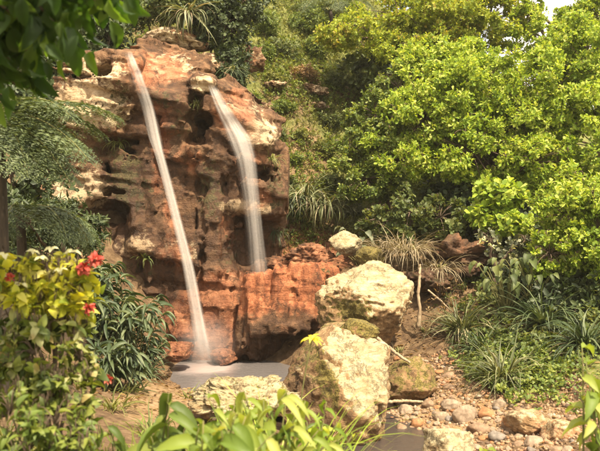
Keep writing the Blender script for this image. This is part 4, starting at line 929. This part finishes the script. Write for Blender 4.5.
tuft('thin dark grass tuft at the pool edge below the lance leaved thicket', P(146, 378, 9.2), 90, .4, .012, 'lance', 805)

for k, (px, py, L_, n_, lf, lb_) in enumerate([(128, 392, .3, 70, 'mid', 'small green weed tuft on the sandy path below the lance leaved thicket'), (112, 408, .34, 80, 'olive', 'olive weed tuft on the sandy path beside the lower leafy bush'),
      (150, 432, .3, 70, 'fresh', 'bright weed tuft at the near edge of the sandy path'), (190, 398, .2, 50, 'olive', 'short weed tuft where the sandy path meets the pitted boulder')]):
    tuft(lb_, ground_at(px, py, 4), n_, L_, .014, lf, 740 + k, elev=(15, 85), droop=1.8, rad=.14, name='weed_tuft')
def cliff_pt(px, py):
    q = P(px, py, 12.0)
    for _ in range(3): q = P(px, py, cliff_front(q[0], q[2]) + .02)
    return q
for k, (px, py, L_, n_, lf, lb_) in enumerate([(145, 258, .22, 14, 'mid', 'little green leafy plant rooted in the cliff left of the tall waterfall'), (118, 142, .26, 40, 'olive', 'olive grass wisp in the crack below the upper cliff blocks'), (70, 138, .3, 40, 'mid', 'green wisp hanging under the left cliff block'),
      (196, 104, .18, 30, 'olive', 'tiny olive wisp above the dark cave of the cliff'), (272, 158, .26, 36, 'olive', 'olive wisp hanging under the end of the right shelf'), (276, 232, .35, 60, 'lance', 'grass wisp on the lower right flank of the cliff'), (108, 236, .25, 36, 'mid', 'green wisp on the lower left buttress of the cliff')]):
    tuft(lb_, cliff_pt(px, py), n_, L_, .035 if k == 0 else .012, lf, 720 + k, elev=(-40, 60), droop=1.6, rad=.08, az=(-1.57, .8), name='cliff_plant')

# ------------------------------------------------------------------ tree fern on the left
def fern_tree(label, crown, base, fr, seed, tr=.045, leaf='fern', name='tree_fern'):
    rng = np.random.default_rng(seed); root = thing(name, label, 'fern', base)
    for (d, Lf, droop, pl) in fr:
        a, b = frond(rng, crown, np.array(d) + rng.normal(0, .12, 3), Lf, droop, 20, pl * 1.05, 16); fo = child('frond', a, LM[leaf], root); sub('stalk', b, M_STEM, fo, root)
    child('trunk', tube(curve(np.asarray(base) - [0, 0, .1], crown, [.03, 0, 0], 8), np.linspace(tr, tr * .8, 8), 9), M_DARKBARK, root, True)
    return root
rf = np.random.default_rng(5)
cr1 = P(-2, 112, 6.2)
fern_tree('grey green tree fern at the left edge with fronds drooping toward the cliff', cr1, on_ground(cr1[0] + .03, 6.2),
          [((.88, -.35, .02), 1.02, .75, .34), ((.9, .25, .22), .95, .9, .32), ((.7, -.55, -.32), .95, .6, .32), ((.95, .0, .42), .85, 1.0, .30), ((.4, -.75, -.10), .8, .8, .30), ((.8, -.45, .35), .8, 1.1, .30), ((.6, .6, .2), .8, .9, .3), ((-.7, -.4, .5), .8, 1.3, .26)], 901)
cr2 = P(20, 215, 7.0)
fern_tree('lower dark fern beneath the tree fern at the left edge', cr2, on_ground(cr2[0], 7.0),
          [((.9, -.3, .5), .8, 1.8, .3), ((.6, -.7, .5), .8, 1.9, .3), ((.9, .4, .4), .85, 1.8, .3), ((.1, -.9, .5), .7, 1.8, .28), ((-.8, -.3, .5), .7, 1.8, .28), ((.95, 0, .15), .8, 1.4, .3), ((.5, .6, .6), .8, 1.8, .28)], 902, .05, 'fern')
gft = ground_at(330, 30, 15)
fern_tree('pale feathery tree fern at the top edge left of the golden tree', gft + [0, -.1, .4], gft, [((math.cos(q), math.sin(q), .75), 1.25, 1.7, .38) for q in np.arange(9) * .7], 903, .05, 'fern')
plant_px('shrub', 'dark feathery shrub behind the yellow leaved bush', 'shrub', on_ground(-2.5, 8.6),
         [(60, 215, 8.4, 34, 24), (30, 225, 8.0, 36, 30), (80, 245, 8.4, 30, 24), (95, 225, 8.6, 16, 14)], 'dark', .06, .35, 260, 28, tmpl=LEAF_OVA)
plant_px('shrub', 'gloomy shrub in the deep shade behind the tree fern', 'shrub', on_ground(-3.6, 10.2),
         [(25, 150, 10, 44, 60), (10, 90, 10, 50, 50), (45, 250, 9.6, 40, 40), (-10, 220, 9, 50, 60)], 'dark', .11, .5, 90, 29)

# ------------------------------------------------------------------ yellow-leaved bush with red flowers
def leaf_bush(name, label, cat, base, tips, leaf, size, wid, seed, per=9, tmpl=LEAF_BROAD, stemr=.008, extra=None):
    """stems rise from base to each tip and carry alternate leaves"""
    rng = np.random.default_rng(seed); base = np.asarray(base, float); root = thing(name, label, cat, base); st, lp, ld, ln_ = [], [], [], []
    for tp in tips:
        tp = np.asarray(tp, float); b0 = base + rng.normal(0, .05, 3) * [1, 1, 0]
        pts = curve(b0, tp, np.array([0, 0, .05]) + rng.normal(0, .03, 3), 10); st.append(tube(pts, np.linspace(stemr, stemr * .4, 10), 5))
        for q in range(per):
            t = .45 + .55 * q / max(per - 1, 1); k = t * 9; a = int(min(k, 8)); p = pts[a] + (pts[a + 1] - pts[a]) * (k - a)
            al = q * 2.4 + rng.uniform(-.5, .5); lp.append(p); ld.append(np.array([math.cos(al), math.sin(al) - .3, rng.uniform(-.75, .25)])); ln_.append(np.array([0, -.45, .9]) + rng.normal(0, .25, 3))
    sz = size * rng.uniform(.55, 1.15, len(lp))
    child('stem', merge(st), M_STEM, root, True); child('leaves', leaves(tmpl, np.array(lp), np.array(ld), np.array(ln_), sz, sz * wid), LM[leaf], root, True)
    if extra: extra(root, rng)
    return root
def bloom(root, c, r, seed, leaf='redpetal', n=26, name='flower'):
    rng = np.random.default_rng(seed); d = nrm(rand_dirs(rng, n) + np.array([.1, -.5, .25]))
    p = np.asarray(c) + d * r * .15; sz = r * rng.uniform(.7, 1.1, n)
    return child(name, leaves(LEAF_BROAD if r > .03 else LEAF_OVA, p, d, rng.normal(0, .6, (n, 3)) + np.array([0, -.3, 1]), sz, sz * .55), LM[leaf], root, True)
YB = 4.0
def yb_extra(root, rng):
    for k, (px, py, r) in enumerate([(84, 268, .046), (95, 260, .042), (89, 309, .038), (108, 379, .026), (10, 278, .026), (74, 347, .022)]): bloom(root, P(px, py, YB - .12), r, 40 + k)
    for px, py in [(52, 249), (73, 252), (34, 252), (5, 255), (3, 275), (60, 270), (40, 258), (20, 285)]:
        hub = P(px, py, YB - rng.uniform(0, .25)); n = 4
        al = rng.uniform(0, 6.28) + np.arange(n) * 1.6 + rng.normal(0, .2, n); d = np.stack([np.cos(al), np.sin(al) * .8 - .2, rng.uniform(.1, .6, n)], -1)
        sz = .042 * rng.uniform(.7, 1.2, n)
        child('cream_bract', leaves(LEAF_BROAD, np.tile(hub, (n, 1)), d, np.array([[0, -.5, 1.0]]) + rng.normal(0, .3, (n, 3)), sz, sz * .6), LM['white'], root, True)
yb = plant_px('flowering_bush', 'sunlit yellow leaved bush with coral red flowers at the left edge', 'flowering bush', on_ground(-1.15, 4.05),
         [(12, 276, 4.0, 24, 20), (45, 268, 4.0, 26, 16), (72, 272, 3.95, 18, 14), (60, 292, 3.9, 26, 18), (20, 300, 3.9, 28, 20), (82, 300, 3.95, 10, 20), (-15, 285, 4.1, 20, 24)], 'yellow', .066, .60, 420, 32, k=4, tmpl=LEAF_WIDE, clump=15, trunk=.018, gap=-.25, spread=(45, 100), part='foliage', stem='stem', inner=.3)
yb_extra(yb, np.random.default_rng(39))
plant_px('leafy_bush', 'duller olive leaved bush under the yellow flowering bush at lower left', 'bush', on_ground(-1.1, 3.8),
         [(20, 325, 3.9, 34, 22), (65, 325, 3.9, 28, 20), (35, 355, 3.7, 40, 26), (80, 362, 3.75, 22, 26), (10, 370, 3.7, 30, 30), (60, 392, 3.6, 36, 24)], 'oldgold', .064, .58, 330, 34, k=4, tmpl=LEAF_WIDE, clump=12, trunk=.018, gap=-.2, spread=(45, 100), part='foliage', stem='stem', inner=.3)
plant_px('leafy_bush', 'low green leafy bush in the bottom left corner', 'bush', on_ground(-1.05, 3.3),
         [(10, 415, 3.4, 34, 26), (55, 425, 3.4, 34, 24), (30, 450, 3.3, 40, 26), (85, 445, 3.35, 20, 20)], 'fresh', .060, .45, 300, 35, k=4, tmpl=LEAF_WIDE, clump=10, trunk=.014, gap=-.2, spread=(40, 95), part='foliage', stem='stem', inner=.3)

# ------------------------------------------------------------------ foreground row of broad leaves
fg = [((-.62, 3.5), [(172, 400), (160, 428), (188, 418), (205, 440)], 'fresh', .22, .24, 'dark green lance leaved plant rising at the bottom left of the row'),
      ((-.42, 3.1), [(215, 436), (240, 412), (255, 425), (230, 430), (270, 440), (200, 428)], 'bright', .15, .36, 'broad bright leaved plant at the bottom middle of the row'),
      ((-.18, 3.6), [(250, 394), (285, 396), (300, 410), (232, 398), (270, 408), (320, 426), (215, 406), (290, 420), (335, 436)], 'bright', .16, .22, 'yellow green broad leaved plant in front of the pitted boulder'),
      ((-.80, 3.6), [(108, 420), (92, 432), (120, 445)], 'fresh', .15, .26, 'upright green leaved plant beside the bottom left bush'),
      ((.0, 3.9), [(318, 408), (335, 430), (300, 424), (345, 440), (310, 440), (285, 436)], 'lime', .10, .28, 'small yellow green plant below the largest boulder')]
for k, ((x, y), tp, lf, L_, wd, lb_) in enumerate(fg):
    rr3 = np.random.default_rng(950 + k)
    tips = [P(px + rr3.uniform(-9, 9), py + rr3.uniform(-9, 12), y + rr3.uniform(-.2, .15)) for px, py in tp for _ in range(2)]
    leaf_bush('broad_leaf_plant', lb_, 'plant', on_ground(x, y), tips, lf, L_, wd if wd > .1 else .24, 960 + k, 7, LEAF_LANCE if k in (0, 2, 3) else LEAF_BROAD, stemr=.006)
tuft('thin bright grass tuft in the foreground below the pitted boulder', on_ground(-.15, 4.2), 260, .80, .009, 'lime', 970, elev=(45, 88), droop=1.5, rad=.38, name='grass_tuft')
tuft('dry reddish grass tuft in the foreground at the foot of the largest boulder', on_ground(.1, 4.6), 60, .6, .009, 'brown', 971, elev=(50, 88), droop=1.0, rad=.2, name='grass_tuft')
# yellow lily
def lily(label, head, base, seed):
    rng = np.random.default_rng(seed); root = thing('yellow_flower', label, 'flower', base)
    child('stem', tube(curve(base, head, [-.03, 0, .02], 9), np.linspace(.005, .003, 9), 6), M_STEM, root, True)
    n = 11; ph = np.arange(n) * 6.28 / n * 1.0; d = np.stack([np.cos(ph), np.sin(ph) * .6 - .3, .55 + .3 * np.sin(ph * 2)], -1)
    sz = .07 * rng.uniform(.8, 1.15, n); child('petals', leaves(LEAF_LANCE, np.tile(head, (n, 1)), d, np.tile([[0, -.3, 1.0]], (n, 1)), sz, .022), LM['lily'], root, True)
    q = np.array([base + (head - base) * t for t in (.15, .3, .45)]); child('leaves', leaves(LEAF_LANCE, q, np.array([[.8, -.2, .4], [-.8, -.2, .5], [.7, .1, .6]]), np.tile([[0, -.4, 1.0]], (3, 1)), .2, .025), LM['fresh'], root, True)
lily('single spiky yellow flower on a thin stalk before the largest boulder', P(312, 340, 4.6), on_ground(-.02, 4.6), 980)
# right-edge vine
tips = [P(586 + q * 4, 362 + q * 14, 4.0) for q in (-1, 0, 1, 2)] + [P(586, 420, 4), P(596, 440, 4), P(580, 396, 4)]
leaf_bush('climbing_plant', 'yellow green leaved climber on a thin stem at the lower right edge', 'plant', on_ground(1.48, 4.0), tips, 'bright', .17, .38, 985, 4, stemr=.008)
leaf_bush('broad_leaf_plant', 'lone yellow leaved sprig at the bottom edge right of the bottom boulder', 'plant', on_ground(.86, 3.9), [P(480, 452, 3.9), P(488, 450, 3.9), P(470, 456, 3.9)], 'bright', .09, .4, 986, 4)

# ground cover at the right and hillside grass
def cover(name, label, cat, pts, size, leaf, seed, k=6, wid=.6):
    rng = np.random.default_rng(seed); ax = nrm(rng.normal(0, .4, pts.shape) + [0, -.2, 1])
    v, f = rosettes(rng, pts, ax, k, size, wid, LEAF_OBO, (40, 88)); return tag(np_mesh(name, v, f, LM[leaf]), label, cat, kind='stuff')
rg = np.random.default_rng(66)
q = np.stack([rg.normal(2.55, .35, 1500), rg.normal(9.55, .45, 1500)], -1); q = q[(q[:, 0] > 1.95 + (9.5 - q[:, 1]) * .2)]
pts = np.concatenate([q, (H(q[:, 0], q[:, 1]) + rg.uniform(.02, .16, len(q)))[:, None]], 1)
cover('ground_cover', 'low bright green leafy ground cover on the right bank', 'ground cover', pts, .055, 'fresh', 67)
q = np.stack([rg.uniform(1.9, 4.5, 1600), rg.uniform(9.8, 12.5, 1600)], -1); q = q[300 + q[:, 0] / q[:, 1] * F_PX > 462 + 30 * rg.uniform(-1, 1, len(q))]
pts = np.concatenate([q, (H(q[:, 0], q[:, 1]) + rg.uniform(.02, .2, len(q)))[:, None]], 1)
cover('undergrowth', 'dark leafy undergrowth carpet beneath the right hand trees', 'undergrowth', pts, .075, 'mid', 68)
q = np.stack([rg.uniform(-4, 6, 15000), rg.uniform(13.4, 21, 15000)], -1); zz = fbm(np.concatenate([q, 0 * q[:, :1]], 1) * .9, 3, 71); q = q[zz > -.12]
pts = np.concatenate([q, (H(q[:, 0], q[:, 1]) + rg.uniform(.0, .18, len(q)))[:, None]], 1)
cover('hillside_scrub', 'low olive scrub carpeting the hillside', 'scrub', pts, .045, 'olive', 69)
q = np.stack([rg.uniform(-3, 4, 22000), rg.uniform(13.4, 21, 22000)], -1); zz = fbm(np.concatenate([q, 0 * q[:, :1]], 1) * 1.3, 3, 75); q = q[zz > -.08]
pts = np.concatenate([q, (H(q[:, 0], q[:, 1]) + rg.uniform(.0, .22, len(q)))[:, None]], 1)
cover('hillside_herbs', 'fresh green herbs patching the hillside', 'herbs', pts, .05, 'fresh', 70)
n = 30000; q = np.stack([rg.uniform(-4, 6, n), rg.uniform(13.2, 21, n)], -1); hz = H(q[:, 0], q[:, 1])
d = np.stack([rg.normal(0, .5, n), rg.normal(-.3, .5, n), rg.uniform(.3, 1, n)], -1); sz = rg.uniform(.08, .24, n)
v, f = leaves(LEAF_TINY, np.concatenate([q, hz[:, None]], 1), d, rg.normal(0, 1, (n, 3)) + [0, -.5, 0], sz, .012)
tag(np_mesh('hillside_grass', v, f, LM['olive']), 'dry grass growing over the hillside', 'grass', kind='stuff')
n = 5000; q = np.stack([rg.uniform(-4, 3.5, n), rg.uniform(3.0, 8.6, n)], -1); q = q[(q[:, 0] < -1.9) | (q[:, 1] < 5.8)]; n = len(q)
d = np.stack([rg.normal(0, .5, n), rg.normal(-.1, .5, n), rg.uniform(.4, 1, n)], -1)
v, f = leaves(LEAF_TINY, np.concatenate([q, H(q[:, 0], q[:, 1])[:, None]], 1), d, rg.normal(0, 1, (n, 3)) + [0, -.5, 0], rg.uniform(.08, .25, n), .012)
tag(np_mesh('bank_grass', v, f, LM['olive']), 'grass on the near bank in front of the stream', 'grass', kind='stuff')
n = 5200; q = np.stack([rg.uniform(-2.6, 3.4, n), rg.uniform(7.2, 12.8, n)], -1); q = q[(H(q[:, 0], q[:, 1]) > .06)]; n = len(q)
v, f = leaves(LEAF_OVA, np.concatenate([q, (H(q[:, 0], q[:, 1]) + .012)[:, None]], 1), np.concatenate([rg.normal(0, 1, (n, 2)), rg.normal(0, .15, (n, 1))], 1), np.tile([[0, 0, 1.0]], (n, 1)) + rg.normal(0, .25, (n, 3)), rg.uniform(.03, .08, n), rg.uniform(.015, .035, n))
tag(np_mesh('leaf_litter', v, f, LM['brown']), 'dry brown leaf litter on the banks', 'leaf litter', kind='stuff')

# ------------------------------------------------------------------ sticks
def stick(name, label, pts, r, mat=M_PALEBARK, cat='stick'):
    pts = np.array(pts, float); k = np.arange(len(pts)); t = np.linspace(0, len(pts) - 1, 26); rg_ = np.random.default_rng(len(label))
    q = np.stack([np.interp(t, k, pts[:, c]) for c in range(3)], -1); rad = np.interp(t, k, r)
    q[1:-1] += rg_.normal(0, 1, (24, 3)) * rad[1:-1, None] * .12; rad = rad * (1 + .05 * rg_.normal(size=26)); rad[rg_.integers(3, 23, 3)] *= 1.15
    v, f = tube(q, rad, 9); a_ = q[12]; d_ = nrm(rg_.normal(0, 1, 3) + [0, -.6, .6])
    v, f = merge([(v, f), tube(np.array([a_, a_ + d_ * rad[12] * 1.2, a_ + d_ * rad[12] * 1.7]), rad[12] * np.array([.5, .38, .25]), 6)])
    return tag(np_mesh(name, v, f, mat, smooth=True, loc=pts[0]), label, cat)
stick('bare_trunk', 'pale thin upright bare trunk on the right bank', [P(418, 328, 11), P(420, 310, 11), P(418, 295, 11.02), P(419.5, 280, 11.05), P(420, 268, 11.1), P(420, 264, 11.1)], [.034, .024, .021, .02, .018, .009], cat='dead trunk')
stick('fallen_stick', 'long pale stick leaning from behind the largest boulder', [P(374, 336, 9.4), P(390, 349, 9.35), P(410, 363, 9.3)], [.022, .02, .014])
stick('fallen_stick', 'short straight stick lying over pebbles right of the largest boulder', [P(386, 402, 8.75), P(404, 401, 8.8), P(423, 402, 8.8)], [.018, .017, .013])
stick('fallen_stick', 'thin slanted twig on the red earth above the orange ledge', [P(290, 283, 12.2), P(296, 266, 12.4), P(303, 258, 12.5)], [.014, .012, .008])
stick('fallen_stick', 'thin twig lying on the bank right of the bare trunk', [P(428, 250 + 40, 11.4), P(440, 300, 11.3), P(452, 312, 11.2)], [.012, .012, .008])

plant_px('dry_brush', 'thin brown dry brush on the earth right of the pale upright trunk', 'brush', ground_at(446, 318, 8),
         [(440, 300, 11.0, 16, 16), (455, 290, 11.3, 16, 14), (432, 312, 10.9, 10, 10)], 'brown', .05, .35, 60, 27, k=4, trunk=.012, gap=-.1, part='foliage', stem='stem')
tuft('sparse straw tuft at the foot of the pale upright trunk', ground_at(425, 332, 8), 90, .35, .009, 'straw', 714, elev=(10, 80), droop=1.8, rad=.15)
tuft('straw wisp among the stones behind the brown lichen boulder', ground_at(400, 352, 8), 70, .3, .009, 'straw', 715, elev=(10, 80), droop=1.8, rad=.15)

# ------------------------------------------------------------------ overhanging tree, top left
rng = np.random.default_rng(1001)
root = thing('overhanging_tree', 'shaded tree with large drooping leaves overhanging the top left corner', 'tree', on_ground(-2.3, 2.9))
b0 = np.array(root.location); fk = np.array([-2.2, 2.9, 2.9])
child('trunk', tube(curve(b0 - [0, 0, .1], fk, [.08, 0, 0], 8), np.linspace(.12, .09, 8), 10), M_BARK, root, True)
ends = [P(20, 20, 3.0), P(60, 5, 3.1), P(95, 0, 3.0), P(125, -5, 3.1), P(40, -40, 2.7), P(90, -50, 2.9), P(10, 60, 3.3), P(130, -60, 3.4), P(-30, 0, 3.2), P(-20, 50, 3.0), P(70, 30, 3.4), P(108, 12, 3.3), P(45, 35, 3.2), P(15, 85, 3.5), P(55, 58, 3.6), P(80, 45, 3.7), P(30, 55, 3.3), P(5, 30, 3.6), P(60, 30, 3.0)]
br, lp, ld, lnn = [], [], [], []
for e in ends:
    pts = curve(fk, e, [0, 0, .35], 14, .01, rng); br.append(tube(pts, np.linspace(.03, .004, 14), 6))
    for q in range(115):
        t = rng.uniform(.45, 1); k = t * 13; a = int(min(k, 12)); p = pts[a] + (pts[a + 1] - pts[a]) * (k - a) + rng.normal(0, .06, 3)
        lp.append(p); ld.append(np.array([rng.normal(0, .45), rng.normal(0, .45), -1])); lnn.append(np.array([rng.normal(0, .6), -1, rng.normal(0, .4)]))
for _ in range(520):                                                  # roof of leaves above the frame that shades the rest
    p = np.array([-1.7, 2.6, 3.95]) + rand_dirs(rng, 1)[0] * np.array([1.35, 1.2, .7]) * rng.uniform(.4, 1) ; lp.append(p); ld.append(np.array([rng.normal(0, .7), rng.normal(0, .7), -.5])); lnn.append(np.array([rng.normal(0, .4), -.3, 1]))
lp, ld, lnn = np.array(lp), np.array(ld), np.array(lnn); sz = .115 * rng.uniform(.6, 1.3, len(lp)); sz[-520:] *= 1.6
child('branch', merge(br), M_BARK, root, True)
child('leaves', leaves(LEAF_BROAD, lp, ld, lnn, sz, sz * .42), LM['shade'], root, True)

# ------------------------------------------------------------------ warm hazy air
m, N, L, B = new_mat('warm_haze'); N.remove(B); vp = N.new('ShaderNodeVolumePrincipled'); vp.inputs['Density'].default_value = .0008; vp.inputs['Color'].default_value = (.95, .92, .82, 1); vp.inputs['Anisotropy'].default_value = .2
L.new(vp.outputs[0], N['Material Output'].inputs['Volume'])
hx, hy0, hy1, hz0, hz1 = 915, -910, 935, -4, 16
hv = [(x, y, z) for x in (-hx, hx) for y in (hy0, hy1) for z in (hz0, hz1)]
tag(np_mesh('haze', hv, [[[0, 1, 3, 2], [4, 6, 7, 5], [0, 4, 5, 1], [2, 3, 7, 6], [0, 2, 6, 4], [1, 5, 7, 3]]], m), 'thin warm haze in the air', 'haze', kind='stuff')
